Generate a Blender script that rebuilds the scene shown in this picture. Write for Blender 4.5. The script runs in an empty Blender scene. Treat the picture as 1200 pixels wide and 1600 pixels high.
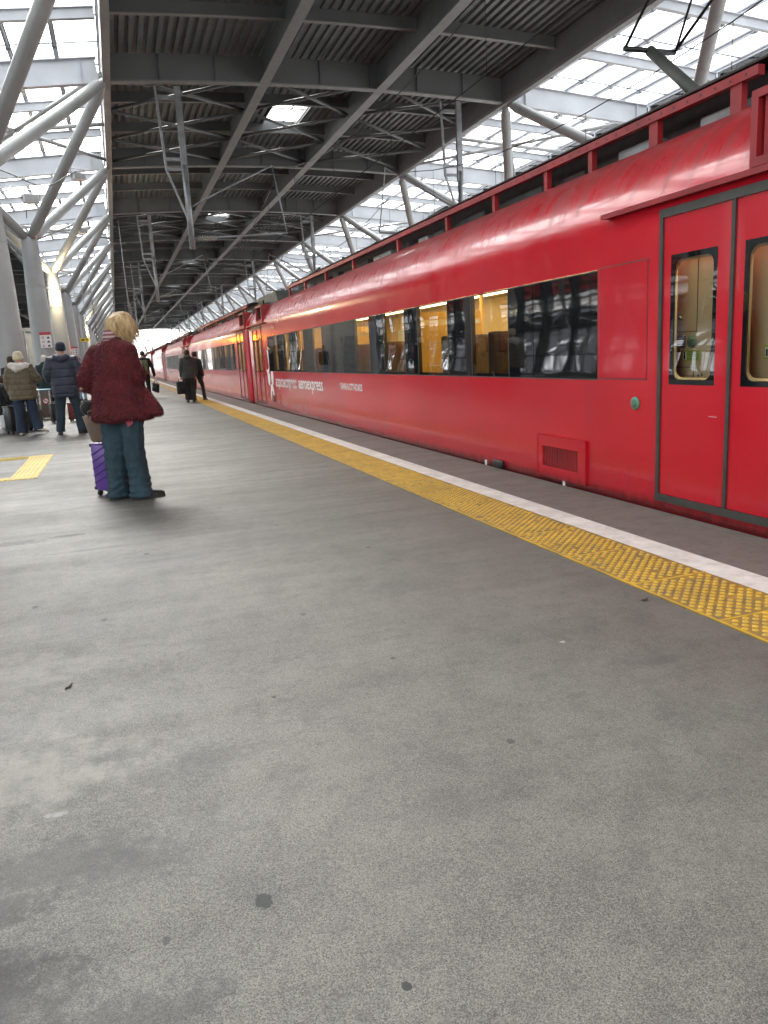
import bpy, bmesh, math, random
from mathutils import Vector, Matrix, noise
random.seed(7)
S = bpy.context.scene
COL = S.collection
R = math.radians
PI = math.pi

# ------------------------------------------------------------------ camera
cam_d = bpy.data.cameras.new('camera')
cam_d.sensor_fit = 'HORIZONTAL'; cam_d.sensor_width = 36.0; cam_d.lens = 36.06
cam_d.clip_start = 0.05; cam_d.clip_end = 6000
cam = bpy.data.objects.new('camera', cam_d); COL.objects.link(cam)
M3 = Matrix(((0.9445067724630642, 0.11545606689287333, -0.30753349962082743),
             (-0.3240921392007128, 0.17480864787437012, -0.9297344900220924),
             (-0.0535839722278122, 0.9778097121863552, 0.20252635550546555)))
mw = M3.to_4x4(); mw.translation = Vector((0, 0, 1.22)); cam.matrix_world = mw
S.camera = cam

# ------------------------------------------------------------------ world, sun, exposure
SUN_EL, SUN_AZ = R(44), R(-8)
w = bpy.data.worlds.new('World'); S.world = w; w.use_nodes = True
nt = w.node_tree; nt.nodes.clear()
out = nt.nodes.new('ShaderNodeOutputWorld'); bg = nt.nodes.new('ShaderNodeBackground')
sky = nt.nodes.new('ShaderNodeTexSky'); sky.sky_type = 'NISHITA'; sky.sun_disc = False
sky.sun_elevation = SUN_EL; sky.sun_rotation = SUN_AZ
sky.air_density = 1.6; sky.dust_density = 4.0; sky.ozone_density = 1.0
hsv = nt.nodes.new('ShaderNodeHueSaturation'); hsv.inputs['Saturation'].default_value = 0.16
nt.links.new(sky.outputs[0], hsv.inputs['Color']); nt.links.new(hsv.outputs[0], bg.inputs['Color'])
bg.inputs['Strength'].default_value = 0.14
nt.links.new(bg.outputs[0], out.inputs['Surface'])
sd = bpy.data.lights.new('overcast_sun', 'SUN'); sd.energy = 1.0; sd.angle = R(15); sd.color = (1.0, 0.965, 0.91)
so = bpy.data.objects.new('overcast_sun', sd); COL.objects.link(so)
sdir = Vector((math.sin(SUN_AZ)*math.cos(SUN_EL), math.cos(SUN_AZ)*math.cos(SUN_EL), math.sin(SUN_EL)))
so.rotation_euler = sdir.to_track_quat('Z', 'Y').to_euler(); so.location = (0, 0, 60)
S.view_settings.view_transform = 'Standard'; S.view_settings.look = 'None'
S.view_settings.gamma = 1.0; S.view_settings.use_curve_mapping = False
S.view_settings.exposure = 2.5
S.render.engine = 'CYCLES'
cy = S.cycles
cy.use_denoising = True
cy.max_bounces = 8; cy.diffuse_bounces = 4; cy.glossy_bounces = 4; cy.transparent_max_bounces = 16
cy.transmission_bounces = 4; cy.caustics_reflective = False; cy.caustics_refractive = False
cy.sample_clamp_indirect = 6.0

# ------------------------------------------------------------------ node helpers
class NT:
    def __init__(s, name):
        s.m = bpy.data.materials.new(name); s.m.use_nodes = True
        s.t = s.m.node_tree; s.t.nodes.clear()
        s.out = s.n('ShaderNodeOutputMaterial')
    def n(s, ty, **kw):
        x = s.t.nodes.new(ty)
        for k, v in kw.items():
            if k in x.inputs.keys(): x.inputs[k].default_value = v
            else: setattr(x, k, v)
        return x
    def l(s, a, b): s.t.links.new(a, b)
    def pos(s): return s.n('ShaderNodeNewGeometry').outputs['Position']
    def obj(s): return s.n('ShaderNodeTexCoord').outputs['Object']
    def noise(s, vec, scale, detail=4, rough=.55, stretch=None):
        if stretch:
            mp = s.n('ShaderNodeMapping'); mp.inputs['Scale'].default_value = stretch
            s.l(vec, mp.inputs['Vector']); vec = mp.outputs[0]
        x = s.n('ShaderNodeTexNoise'); x.inputs['Scale'].default_value = scale
        x.inputs['Detail'].default_value = detail; x.inputs['Roughness'].default_value = rough
        s.l(vec, x.inputs['Vector']); return x.outputs['Fac']
    def ramp(s, fac, stops):
        r = s.n('ShaderNodeValToRGB'); e = r.color_ramp.elements
        while len(e) < len(stops): e.new(0.5)
        for el, (p, c) in zip(e, stops):
            el.position = p; el.color = c if len(c) == 4 else (*c, 1)
        s.l(fac, r.inputs[0]); return r.outputs[0]
    def rng(s, fac, a, b, c, d):
        r = s.n('ShaderNodeMapRange'); r.inputs[1].default_value = a; r.inputs[2].default_value = b
        r.inputs[3].default_value = c; r.inputs[4].default_value = d
        s.l(fac, r.inputs[0]); return r.outputs[0]
    def math(s, op, a, b=None):
        m = s.n('ShaderNodeMath'); m.operation = op
        for i, v in enumerate((a, b)):
            if v is None: continue
            if isinstance(v, (int, float)): m.inputs[i].default_value = v
            else: s.l(v, m.inputs[i])
        return m.outputs[0]
    def mix(s, fac, a, b, mode='MIX'):
        m = s.n('ShaderNodeMix'); m.data_type = 'RGBA'; m.blend_type = mode; m.clamp_factor = True
        for i, v in ((0, fac), (6, a), (7, b)):
            if isinstance(v, (int, float)): m.inputs[i].default_value = v
            elif isinstance(v, tuple): m.inputs[i].default_value = v if len(v) == 4 else (*v, 1)
            else: s.l(v, m.inputs[i])
        return m.outputs[2]
    def bump(s, h, strength=.2, dist=.01):
        b = s.n('ShaderNodeBump'); b.inputs['Strength'].default_value = strength
        b.inputs['Distance'].default_value = dist; s.l(h, b.inputs['Height']); return b.outputs[0]
    def pbr(s, col, rough=.5, metal=0, normal=None, **kw):
        p = s.n('ShaderNodeBsdfPrincipled')
        for k, v in (('Base Color', col), ('Roughness', rough), ('Metallic', metal), *kw.items()):
            if isinstance(v, (int, float)): p.inputs[k].default_value = v
            elif isinstance(v, tuple): p.inputs[k].default_value = v if len(v) == 4 else (*v, 1)
            else: s.l(v, p.inputs[k])
        if normal is not None: s.l(normal, p.inputs['Normal'])
        s.l(p.outputs[0], s.out.inputs['Surface']); return s.m

def m_simple(name, col, rough=.5, metal=0, var=.25, scale=6, bump=0, bscale=60, **kw):
    t = NT(name); o = t.obj()
    f = t.noise(o, scale, 5)
    lo = tuple(c*(1-var) for c in col); hi = tuple(min(1, c*(1+var)) for c in col)
    c = t.ramp(f, [(.3, lo), (.7, hi)])
    r = t.rng(t.noise(o, scale*2.3, 3), .3, .7, max(.02, rough-.08), min(1, rough+.08))
    nrm = t.bump(t.noise(o, bscale, 3), bump, .01) if bump else None
    return t.pbr(c, r, metal, nrm, **kw)

def m_emit(name, col, st):
    t = NT(name); e = t.n('ShaderNodeEmission'); e.inputs[0].default_value = (*col, 1); e.inputs[1].default_value = st
    t.l(e.outputs[0], t.out.inputs['Surface']); return t.m

# ------------------------------------------------------------------ materials
def mat_platform():
    t = NT('platform_asphalt'); p = t.pos()
    big = t.noise(p, .33, 4); med = t.noise(p, 1.7, 5); strk = t.noise(p, 1.0, 9, .68, (.55, 3.0, 1))
    c = t.ramp(big, [(.3, (0.112, 0.108, 0.095)), (.7, (0.172, 0.166, 0.146))])
    c = t.mix(t.rng(med, .42, .68, 0, .5), c, (0.056, 0.055, 0.051))
    c = t.mix(t.rng(strk, .50, .70, 0, .18), c, (0.066, 0.062, 0.056))
    c = t.mix(t.rng(t.noise(p, .7, 7, .62, (.8, 1.7, 1)), .54, .72, 0, .40), c, (0.165, 0.160, 0.145))
    blot = t.noise(p, 3.6, 3)
    c = t.mix(t.rng(blot, .56, .70, 0, .40), c, (0.046, 0.046, 0.044))
    c = t.mix(t.rng(t.noise(p, 1.1, 6, .6, (1, 1.6, 1)), .5, .68, 0, .35), c, (0.172, 0.164, 0.147))
    # mineral speckle of the surfacing
    vo = t.n('ShaderNodeTexVoronoi'); vo.inputs['Scale'].default_value = 430; t.l(p, vo.inputs['Vector'])
    sv = t.n('ShaderNodeSeparateColor'); t.l(vo.outputs['Color'], sv.inputs[0])
    sp = t.math('ADD', t.math('MULTIPLY', sv.outputs[0], .5), t.math('MULTIPLY', t.noise(p, 700, 2, .7), .5))
    c = t.mix(t.rng(sp, .50, .70, 0, .60), c, (.27, .26, .235))
    c = t.mix(t.rng(sp, .46, .28, 0, .66), c, (.022, .022, .021))
    sp2 = t.noise(p, 190, 3, .7)
    c = t.mix(t.rng(sp2, .52, .66, 0, .35), c, (0.046, 0.046, 0.044))
    c = t.mix(t.rng(sp2, .46, .34, 0, .30), c, (.20, .19, .17))
    # brown tint growing towards the edge
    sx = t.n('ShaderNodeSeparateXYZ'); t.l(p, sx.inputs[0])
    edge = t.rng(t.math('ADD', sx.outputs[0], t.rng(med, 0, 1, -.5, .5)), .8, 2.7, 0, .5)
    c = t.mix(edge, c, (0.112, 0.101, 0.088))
    c = t.mix(t.rng(sx.outputs[0], 2.985, 2.995, 0, .62), c, (.205, .188, .165))  # paler colour past the white line, painted to offset weaker light beside the train
    # chewing gum and spilt drops, each at its own spot
    spots = [(.18, 1.58, .022, .85), (.40, 1.23, .011, .95), (1.04, 2.0, .014, .7), (.72, 3.51, .016, .6), (-.32, 3.09, .016, .7), (-.40, 2.41, .016, .5),
             (2.25, 2.93, .017, .8), (.93, 2.80, .010, .8), (.41, 2.65, .010, .8), (-.04, 1.54, .010, .6), (.05, 5.2, .02, .8), (-.55, 4.3, .018, .8),
             (1.4, 4.6, .016, .8), (.7, 6.6, .02, .7), (1.0, 5.6, .016, .7), (-.2, 3.9, .015, .8)]
    for (x, y, r, a) in spots:
        d = t.n('ShaderNodeVectorMath'); d.operation = 'DISTANCE'; d.inputs[1].default_value = (x, y, 0)
        wob = t.n('ShaderNodeVectorMath'); wob.operation = 'MULTIPLY'; wob.inputs[1].default_value = (1, .75, 1)
        sub = t.n('ShaderNodeVectorMath'); sub.operation = 'SUBTRACT'; sub.inputs[1].default_value = (x, y, 0); t.l(p, sub.inputs[0])
        t.l(sub.outputs[0], wob.inputs[0]); d.inputs[1].default_value = (0, 0, 0); t.l(wob.outputs[0], d.inputs[0])
        dd = t.math('ADD', d.outputs['Value'], t.rng(t.noise(p, 60, 2), .3, .7, -r*.22, r*.22))
        c = t.mix(t.rng(dd, r*.8, r, a, 0), c, (0.023, 0.028, 0.028))
    # irregular wet, worn and dirty patches
    for (x, y, rx, ry, a, col) in [(-.86, 6.06, .26, .09, .95, (0.033, 0.030, 0.026)), (-.48, 6.12, .14, .06, .9, (0.040, 0.036, 0.033)), (-.35, 5.55, .5, .03, .4, (0.053, 0.050, 0.046)), (.25, 5.0, .5, .025, .35, (0.053, 0.050, 0.046)), (-.55, 1.55, .25, .22, .75, (0.033, 0.033, 0.032)), (1.83, 2.32, .12, .05, .5, (0.066, 0.066, 0.063)), (-.36, 1.50, .20, .16, .62, (0.034, 0.034, 0.033)), (-.10, 1.36, .22, .07, .45, (0.03, 0.03, 0.029)), (-.42, 1.78, .16, .08, .7, (0.034, 0.034, 0.033)), (-.48, 2.42, .46, .26, .6, (0.26, 0.25, 0.225)), (-.7, 3.3, .6, .3, .45, (0.24, 0.23, 0.205)), (.15, 2.3, .16, .10, .45, (.055, .054, .05)),
                                   (-.14, 2.44, .12, .05, .5, (0.059, 0.059, 0.058)), (-.32, 1.92, .30, .13, .6, (0.043, 0.043, 0.041)), (1.25, 3.7, .25, .12, .35, (0.079, 0.079, 0.079)),
                                   (-.1, 1.85, .18, .10, .5, (0.046, 0.046, 0.045)), (.75, 1.75, .2, .10, .22, (0.055, 0.055, 0.053)), (-.30, 2.16, .04, .015, .45, (0.363, 0.363, 0.350)),
                                   (-.5, 2.75, .4, .22, .2, (0.264, 0.257, 0.244)), (.1, 5.0, .5, .2, .35, (0.092, 0.092, 0.092)), (1.63, 2.65, .014, .011, .95, (0.396, 0.396, 0.383))]:
        sub = t.n('ShaderNodeVectorMath'); sub.operation = 'SUBTRACT'; sub.inputs[1].default_value = (x, y, 0); t.l(p, sub.inputs[0])
        sc = t.n('ShaderNodeVectorMath'); sc.operation = 'MULTIPLY'; sc.inputs[1].default_value = (1/rx, 1/ry, 0); t.l(sub.outputs[0], sc.inputs[0])
        ln = t.n('ShaderNodeVectorMath'); ln.operation = 'LENGTH'; t.l(sc.outputs[0], ln.inputs[0])
        k = t.math('ADD', ln.outputs['Value'], t.rng(t.noise(p, 5/max(rx, .1), 5, .65), .3, .7, -.55, .55))
        c = t.mix(t.rng(k, .45, 1.05, a, 0), c, col)
    m1 = t.noise(p, 7, 6, .7); m2 = t.noise(p, 22, 5, .7)
    c = t.mix(t.rng(m1, .48, .70, 0, .38), c, (.052, .051, .048))
    c = t.mix(t.rng(m1, .46, .30, 0, .30), c, (.17, .163, .146))
    c = t.mix(t.rng(m2, .54, .68, 0, .35), c, (.050, .049, .047))
    rr = t.rng(big, .3, .7, .66, .50)
    rr = t.math('ADD', rr, t.rng(strk, .4, .65, -.05, .10))
    h = t.math('ADD', t.math('MULTIPLY', sp, 1.0), t.math('MULTIPLY', med, .6))
    return t.pbr(c, rr, 0, t.bump(h, .35, .004), **{'Specular IOR Level': .32})

def mat_red(name, base=(.55, .010, .023), grime=1.0):
    t = NT(name); o = t.obj()
    n1 = t.noise(o, .6, 3)
    c = t.ramp(n1, [(.3, tuple(x*.88 for x in base)), (.7, tuple(x*1.08 for x in base))])
    sx = t.n('ShaderNodeSeparateXYZ'); t.l(o, sx.inputs[0])
    drip = t.noise(o, 2.2, 4, .6, (1, 5, .25))
    # road film on the lower skirt and soot on the roof
    low = t.math('MULTIPLY', t.rng(sx.outputs[2], .45, -.05, 0, .45*grime), t.rng(drip, .35, .65, .2, 1))
    c = t.mix(low, c, (.16, .03, .03))
    c = t.mix(t.rng(t.math('ADD', sx.outputs[2], t.rng(drip, .3, .7, -.03, .03)), .10, .02, 0, .85), c, (.045, .010, .010))
    top = t.math('MULTIPLY', t.rng(t.math('ADD', sx.outputs[2], t.rng(drip, .3, .7, -.18, .18)), 2.20, 2.66, 0, .85*grime), t.rng(t.noise(o, 1.1, 4), .3, .7, .55, 1))
    c = t.mix(top, c, (.135, .07, .062))
    c = t.mix(t.rng(drip, .58, .74, 0, .35*grime), c, (.22, .03, .035))
    rough = t.math('ADD', t.rng(t.noise(o, 3, 4), .3, .7, .16, .27), t.math('MULTIPLY', top, .42))
    wav = t.noise(o, 1.5, 2, .5, (1, .9, 2.6))
    return t.pbr(c, rough, 0, t.bump(wav, .075, .02), **{'Coat Weight': t.rng(top, 0, .6, .26, .03), 'Coat Roughness': .05, 'Specular IOR Level': .30})

def mat_glass(name, tint=(.80, .78, .72), ior=1.6, wave=.06):
    t = NT(name)
    tr = t.n('ShaderNodeBsdfTransparent'); tr.inputs[0].default_value = (*tint, 1)
    gl = t.n('ShaderNodeBsdfGlossy'); gl.inputs['Roughness'].default_value = .01
    gl.inputs[0].default_value = (.95, .97, 1, 1)
    nrm = t.bump(t.noise(t.obj(), 1.6, 2, .5, (1, 1.4, 1)), wave, .02)
    fr = t.n('ShaderNodeFresnel'); fr.inputs['IOR'].default_value = ior
    t.l(nrm, gl.inputs['Normal']); t.l(nrm, fr.inputs['Normal'])
    mx = t.n('ShaderNodeMixShader'); t.l(fr.outputs[0], mx.inputs[0]); t.l(tr.outputs[0], mx.inputs[1]); t.l(gl.outputs[0], mx.inputs[2])
    t.l(mx.outputs[0], t.out.inputs['Surface']); return t.m

def mat_roof_glass():
    t = NT('roof_glazing')
    tr = t.n('ShaderNodeBsdfTransparent')
    dirt = t.ramp(t.noise(t.pos(), .8, 4, .6, (1, 2.5, 1)), [(.3, (.80, .82, .83)), (.75, (.93, .95, .96))])
    t.l(dirt, tr.inputs[0])
    tl = t.n('ShaderNodeBsdfTranslucent'); tl.inputs[0].default_value = (.86, .88, .9, 1)
    mx = t.n('ShaderNodeMixShader'); mx.inputs[0].default_value = .22
    t.l(tr.outputs[0], mx.inputs[1]); t.l(tl.outputs[0], mx.inputs[2]); t.l(mx.outputs[0], t.out.inputs['Surface'])
    return t.m

def mat_steel(name, col, rough=.38, rust=.3):
    t = NT(name); o = t.pos()
    c = t.ramp(t.noise(o, .9, 5), [(.3, tuple(x*.86 for x in col)), (.7, tuple(min(1, x*1.1) for x in col))])
    c = t.mix(t.rng(t.noise(o, 3.1, 6, .65, (1, 1, .35)), .60, .76, 0, rust), c, (col[0]*.45, col[1]*.42, col[2]*.38))
    r = t.rng(t.noise(o, 5, 3), .3, .7, rough-.07, rough+.1)
    return t.pbr(c, r, 0, t.bump(t.noise(o, 25, 3), .05, .01))

def mat_cloth(name, col, scale=40, rough=.85, var=.3, bump=.3):
    t = NT(name); o = t.obj()
    c = t.ramp(t.noise(o, 7, 5), [(.3, tuple(x*(1-var) for x in col)), (.7, tuple(min(1, x*(1+var)) for x in col))])
    c = t.mix(t.rng(t.noise(o, scale*3, 2), .5, .7, 0, .3), c, tuple(x*.55 for x in col))
    return t.pbr(c, rough, 0, t.bump(t.noise(o, scale, 4), bump, .01), **{'Sheen Weight': .15})

def mat_denim(name, col):
    t = NT(name); o = t.obj()
    c = t.ramp(t.noise(o, 5, 5, .6, (1.4, 1.4, .7)), [(.32, tuple(x*.7 for x in col)), (.7, tuple(min(1, x*1.45+.01) for x in col))])
    wv = t.n('ShaderNodeTexWave', bands_direction='DIAGONAL'); wv.inputs['Scale'].default_value = 160
    t.l(o, wv.inputs['Vector'])
    c = t.mix(t.math('MULTIPLY', wv.outputs['Fac'], .25), c, tuple(x*2.0 for x in col))
    return t.pbr(c, .85, 0, t.bump(t.noise(o, 14, 5, .6, (1, 1, 1.4)), .35, .02))

def mat_fur(name, a, b):
    t = NT(name); o = t.obj()
    c = t.ramp(t.noise(o, 9, 6, .7), [(.28, a), (.72, b)])
    c = t.mix(t.rng(t.noise(o, 120, 2), .5, .72, 0, .5), c, tuple(x*.35 for x in a))
    return t.pbr(c, .9, 0, t.bump(t.noise(o, 70, 4), .5, .02), **{'Sheen Weight': .10, 'Sheen Roughness': .5})

def mat_hair(name, a, b):
    t = NT(name); o = t.obj()
    c = t.ramp(t.noise(o, 30, 4, .6, (1, 1, .18)), [(.3, a), (.7, b)])
    return t.pbr(c, .58, 0, t.bump(t.noise(o, 90, 3, .6, (1, 1, .1)), .5, .01), **{'Specular IOR Level': .3})

def mat_stripe(name, a, b, n=70):
    t = NT(name); sx = t.n('ShaderNodeSeparateXYZ'); t.l(t.obj(), sx.inputs[0])
    s = t.math('SINE', t.math('MULTIPLY', sx.outputs[2], n*2))
    return t.pbr(t.mix(t.rng(s, -.1, .1, 0, 1), a, b), .85)

def mat_led():
    t = NT('amber_dot_matrix'); o = t.obj()
    f = t.noise(o, 9, 1, .5, (1, 1, 1.3))
    b = t.n('ShaderNodeTexBrick'); b.inputs['Scale'].default_value = 12; t.l(o, b.inputs['Vector'])
    k = t.rng(f, .40, .50, 0.05, 1)
    e = t.n('ShaderNodeEmission'); e.inputs[0].default_value = (1, .23, .012, 1)
    t.l(t.math('MULTIPLY', k, 9.0), e.inputs[1]); t.l(e.outputs[0], t.out.inputs['Surface'])
    return t.m

def mat_tactile(name, col, dirt):
    t = NT(name); p = t.pos()
    c = t.ramp(t.noise(p, 3.0, 5), [(.3, tuple(x*.8 for x in col)), (.7, tuple(min(1, x*1.1) for x in col))])
    c = t.mix(t.rng(t.noise(p, 11, 5, .65), .42, .66, 0, dirt), c, (.13, .108, .07))
    return t.pbr(c, .6, 0, t.bump(t.noise(p, 120, 3), .2, .004))

MAT = {}
def build_mats():
    M = MAT
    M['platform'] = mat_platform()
    M['concrete'] = m_simple('concrete', (.24, .235, .22), .85, var=.3, scale=1.2, bump=.3, bscale=20)
    M['ballast'] = m_simple('ballast', (.10, .092, .085), .95, var=.6, scale=22, bump=.8, bscale=30)
    M['ground'] = m_simple('ground', (.30, .30, .30), .95, var=.3, scale=.08)
    M['white'] = mat_tactile('white_line_paint', (.74, .725, .67), .28)
    M['yellow_base'] = mat_tactile('tactile_base', (.34, .20, .032), .85)
    M['yellow'] = mat_tactile('tactile_stud', (.60, .36, .030), .3)
    M['yellow_new'] = mat_tactile('tactile_bright', (.46, .32, .005), .06)
    M['red'] = mat_red('carriage_red')
    M['red_door'] = mat_red('door_red', (.52, .008, .021), .6)
    M['red_metal'] = m_simple('red_metal', (.30, .018, .022), .4, var=.3, scale=3)
    M['dark_red'] = m_simple('dark_red_metal', (.022, .006, .007), .6, var=.4, scale=5)
    M['rubber'] = m_simple('grey_rubber', (.042, .040, .035), .45, var=.25, scale=8)
    M['black'] = m_simple('black_plastic', (.012, .012, .013), .4, var=.3, scale=8)
    M['soot'] = m_simple('sooty_metal', (.035, .035, .036), .6, var=.5, scale=4)
    M['roofgrey'] = m_simple('grey_green_roof_metal', (.085, .088, .078), .5, var=.3, scale=3)
    M['black_glass'] = NT('black_glass').pbr((.008, .009, .010), .02, 0, None, IOR=1.75)
    t = NT('black_window_panel'); M['band'] = t.pbr((.007, .008, .009), .03, 0, t.bump(t.noise(t.obj(), 1.6, 2, .5, (1, 1.2, 1)), .08, .02), IOR=1.75)
    M['glass'] = mat_glass('window_glass', (.76, .73, .66), 1.7, .03)
    M['door_glass'] = mat_glass('door_glass', (.9, .88, .82), 1.55, .05)
    M['facade_glass'] = mat_glass('facade_glass', (.78, .83, .86), 1.35, .0)
    M['cream'] = m_simple('cream_interior', (.46, .35, .18), .55, var=.1, scale=2)
    M['lamp_cream'] = m_emit('vestibule_lamp', (1, .88, .62), 10.0)
    M['cream_panel'] = m_simple('cream_panel', (.60, .49, .29), .5, var=.08, scale=2)
    M['amber_panel'] = m_simple('amber_partition', (.50, .30, .055), .5, var=.12, scale=3)
    M['seat'] = mat_cloth('brown_seat_cloth', (.085, .055, .03), 50)
    M['seat_red'] = mat_cloth('red_seat_cloth', (.11, .045, .025), 50)
    M['lamp_warm'] = m_emit('warm_lamp', (1, .76, .34), 4.2)
    M['lamp_white'] = m_emit('white_lamp', (1, .90, .68), 14.0)
    M['led'] = mat_led()
    M['decal'] = m_simple('white_decal', (.88, .86, .84), .55, var=.08, scale=8)
    M['decal_y'] = m_simple('yellow_decal', (.75, .5, .1), .4)
    M['lime'] = m_simple('lime_sticker', (.36, .47, .045), .5, var=.1)
    M['navy_st'] = m_simple('navy_sticker', (.06, .05, .12), .5)
    M['green_st'] = m_simple('green_sticker', (.11, .19, .13), .5)
    M['button'] = m_simple('green_button', (.10, .30, .20), .4)
    M['steel'] = mat_steel('column_grey_paint', (.36, .365, .365), .36, .25)
    M['strut'] = mat_steel('strut_grey_paint', (.34, .345, .34), .36, .5)
    M['girder_lt'] = mat_steel('light_girder_paint', (.50, .515, .54), .45, .2)
    M['girder'] = mat_steel('girder_paint', (.15, .158, .158), .5, .3)
    M['flange'] = mat_steel('flange_paint', (.23, .232, .222), .5, .3)
    M['deck'] = mat_steel('corrugated_deck', (.18, .205, .20), .5, .3)
    M['galv'] = m_simple('galvanised_steel', (.30, .31, .32), .4, .5, var=.25, scale=4)
    M['bar'] = m_simple('glazing_bar', (.16, .18, .22), .45, var=.2)
    M['roofglass'] = mat_roof_glass()
    M['insul'] = m_simple('insulator', (.35, .3, .26), .3)
    M['sign_red'] = m_simple('sign_red', (.52, .04, .05), .5, var=.1)
    M['sign_white'] = m_simple('sign_white', (.78, .78, .78), .5, var=.05)
    M['sign_grey'] = m_simple('sign_pictogram', (.12, .07, .08), .5)
    M['sign_yellow'] = m_simple('sign_yellow', (.85, .62, .02), .5)
    M['skin'] = m_simple('skin', (.56, .33, .24), .5, var=.12, scale=20)
    M['iris'] = m_simple('eye', (.04, .03, .03), .1)
    M['fur'] = mat_fur('burgundy_fur', (.055, .0025, .005), (.15, .009, .014))
    M['blond'] = mat_hair('blonde_hair', (.22, .135, .055), (.66, .48, .27))
    M['brown_hair'] = mat_hair('brown_hair', (.035, .02, .013), (.08, .05, .03))
    M['grey_hair'] = mat_hair('grey_hair', (.50, .46, .40), (.75, .71, .64))
    M['denim_teal'] = mat_denim('teal_denim', (.010, .030, .043))
    M['denim_dark'] = mat_denim('dark_denim', (.014, .025, .05))
    M['denim_navy'] = mat_denim('navy_denim', (.012, .026, .038))
    M['denim_light'] = mat_denim('light_denim', (.25, .36, .48))
    M['blackcloth'] = mat_cloth('black_cloth', (.014, .014, .016))
    M['olive'] = mat_cloth('olive_quilt', (.11, .083, .044), 30, .6)
    M['cream_fleece'] = mat_fur('cream_fleece', (.58, .54, .46), (.76, .73, .66))
    M['cream_knit'] = mat_cloth('cream_knit', (.60, .52, .36), 60)
    M['navy'] = mat_cloth('navy_puffer', (.013, .018, .036), 30, .55)
    M['navy_knit'] = mat_cloth('navy_knit', (.014, .017, .034), 60)
    M['greygreen'] = mat_cloth('grey_green_jacket', (.05, .054, .048), 40)
    M['darkgreen'] = mat_cloth('dark_green_coat', (.014, .034, .034), 40)
    M['olivepack'] = mat_cloth('olive_pack', (.13, .15, .075), 40)
    M['shoe_black'] = m_simple('black_leather', (.016, .015, .015), .4)
    M['shoe_sole'] = m_simple('dark_sole', (.03, .03, .03), .7)
    M['shoe_cream'] = m_simple('cream_leather', (.70, .64, .52), .5)
    M['stripe'] = mat_stripe('striped_knit', (.36, .27, .26), (.17, .05, .06), 90)
    M['pink'] = mat_cloth('rose_plaid', (.33, .06, .08), 40)
    t = NT('purple_shell'); o = t.obj()
    M['purple'] = t.pbr(t.ramp(t.noise(o, 4, 3), [(.3, (.062, .012, .19)), (.7, (.095, .02, .27))]), .33, 0, t.bump(t.noise(o, 60, 2), .08, .01))
    M['kraft'] = mat_cloth('brown_tote', (.125, .082, .056), 18, .7, .2, .4)
    M['cream_in'] = m_simple('cream_lining', (.6, .52, .40), .8)
    M['redpattern'] = m_simple('dark_red_pattern', (.20, .045, .04), .5, var=.8, scale=30)
    M['binsteel'] = m_simple('brushed_bin_steel', (.50, .48, .44), .3, .8, var=.2, scale=3)
    M['binbrown'] = m_simple('brown_bin_panel', (.13, .10, .085), .45, var=.15)
    M['blueliner'] = m_simple('blue_bin_liner', (.30, .55, .68), .4)
    M['kiosk'] = m_simple('pale_grey_cladding', (.46, .47, .48), .5, var=.12)
    M['bark'] = m_simple('bark', (.06, .05, .045), .9)
build_mats()

# ------------------------------------------------------------------ mesh helper
def tag(o, label=None, cat=None, group=None, kind=None):
    if label: o['label'] = label
    if cat: o['category'] = cat
    if group: o['group'] = group
    if kind: o['kind'] = kind
    elif cat: o['kind'] = 'thing'
    return o
def empty(name, loc=(0, 0, 0), rz=0, label=None, cat=None, group=None):
    o = bpy.data.objects.new(name, None); COL.objects.link(o)
    o.location = loc; o.rotation_euler = (0, 0, rz); o.empty_display_size = .2
    return tag(o, label, cat, group)
def copy_tree(o, parent=None):
    c = o.copy(); COL.objects.link(c)
    if parent is not None: c.parent = parent
    for ch in list(o.children): copy_tree(ch, c)
    return c

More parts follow.
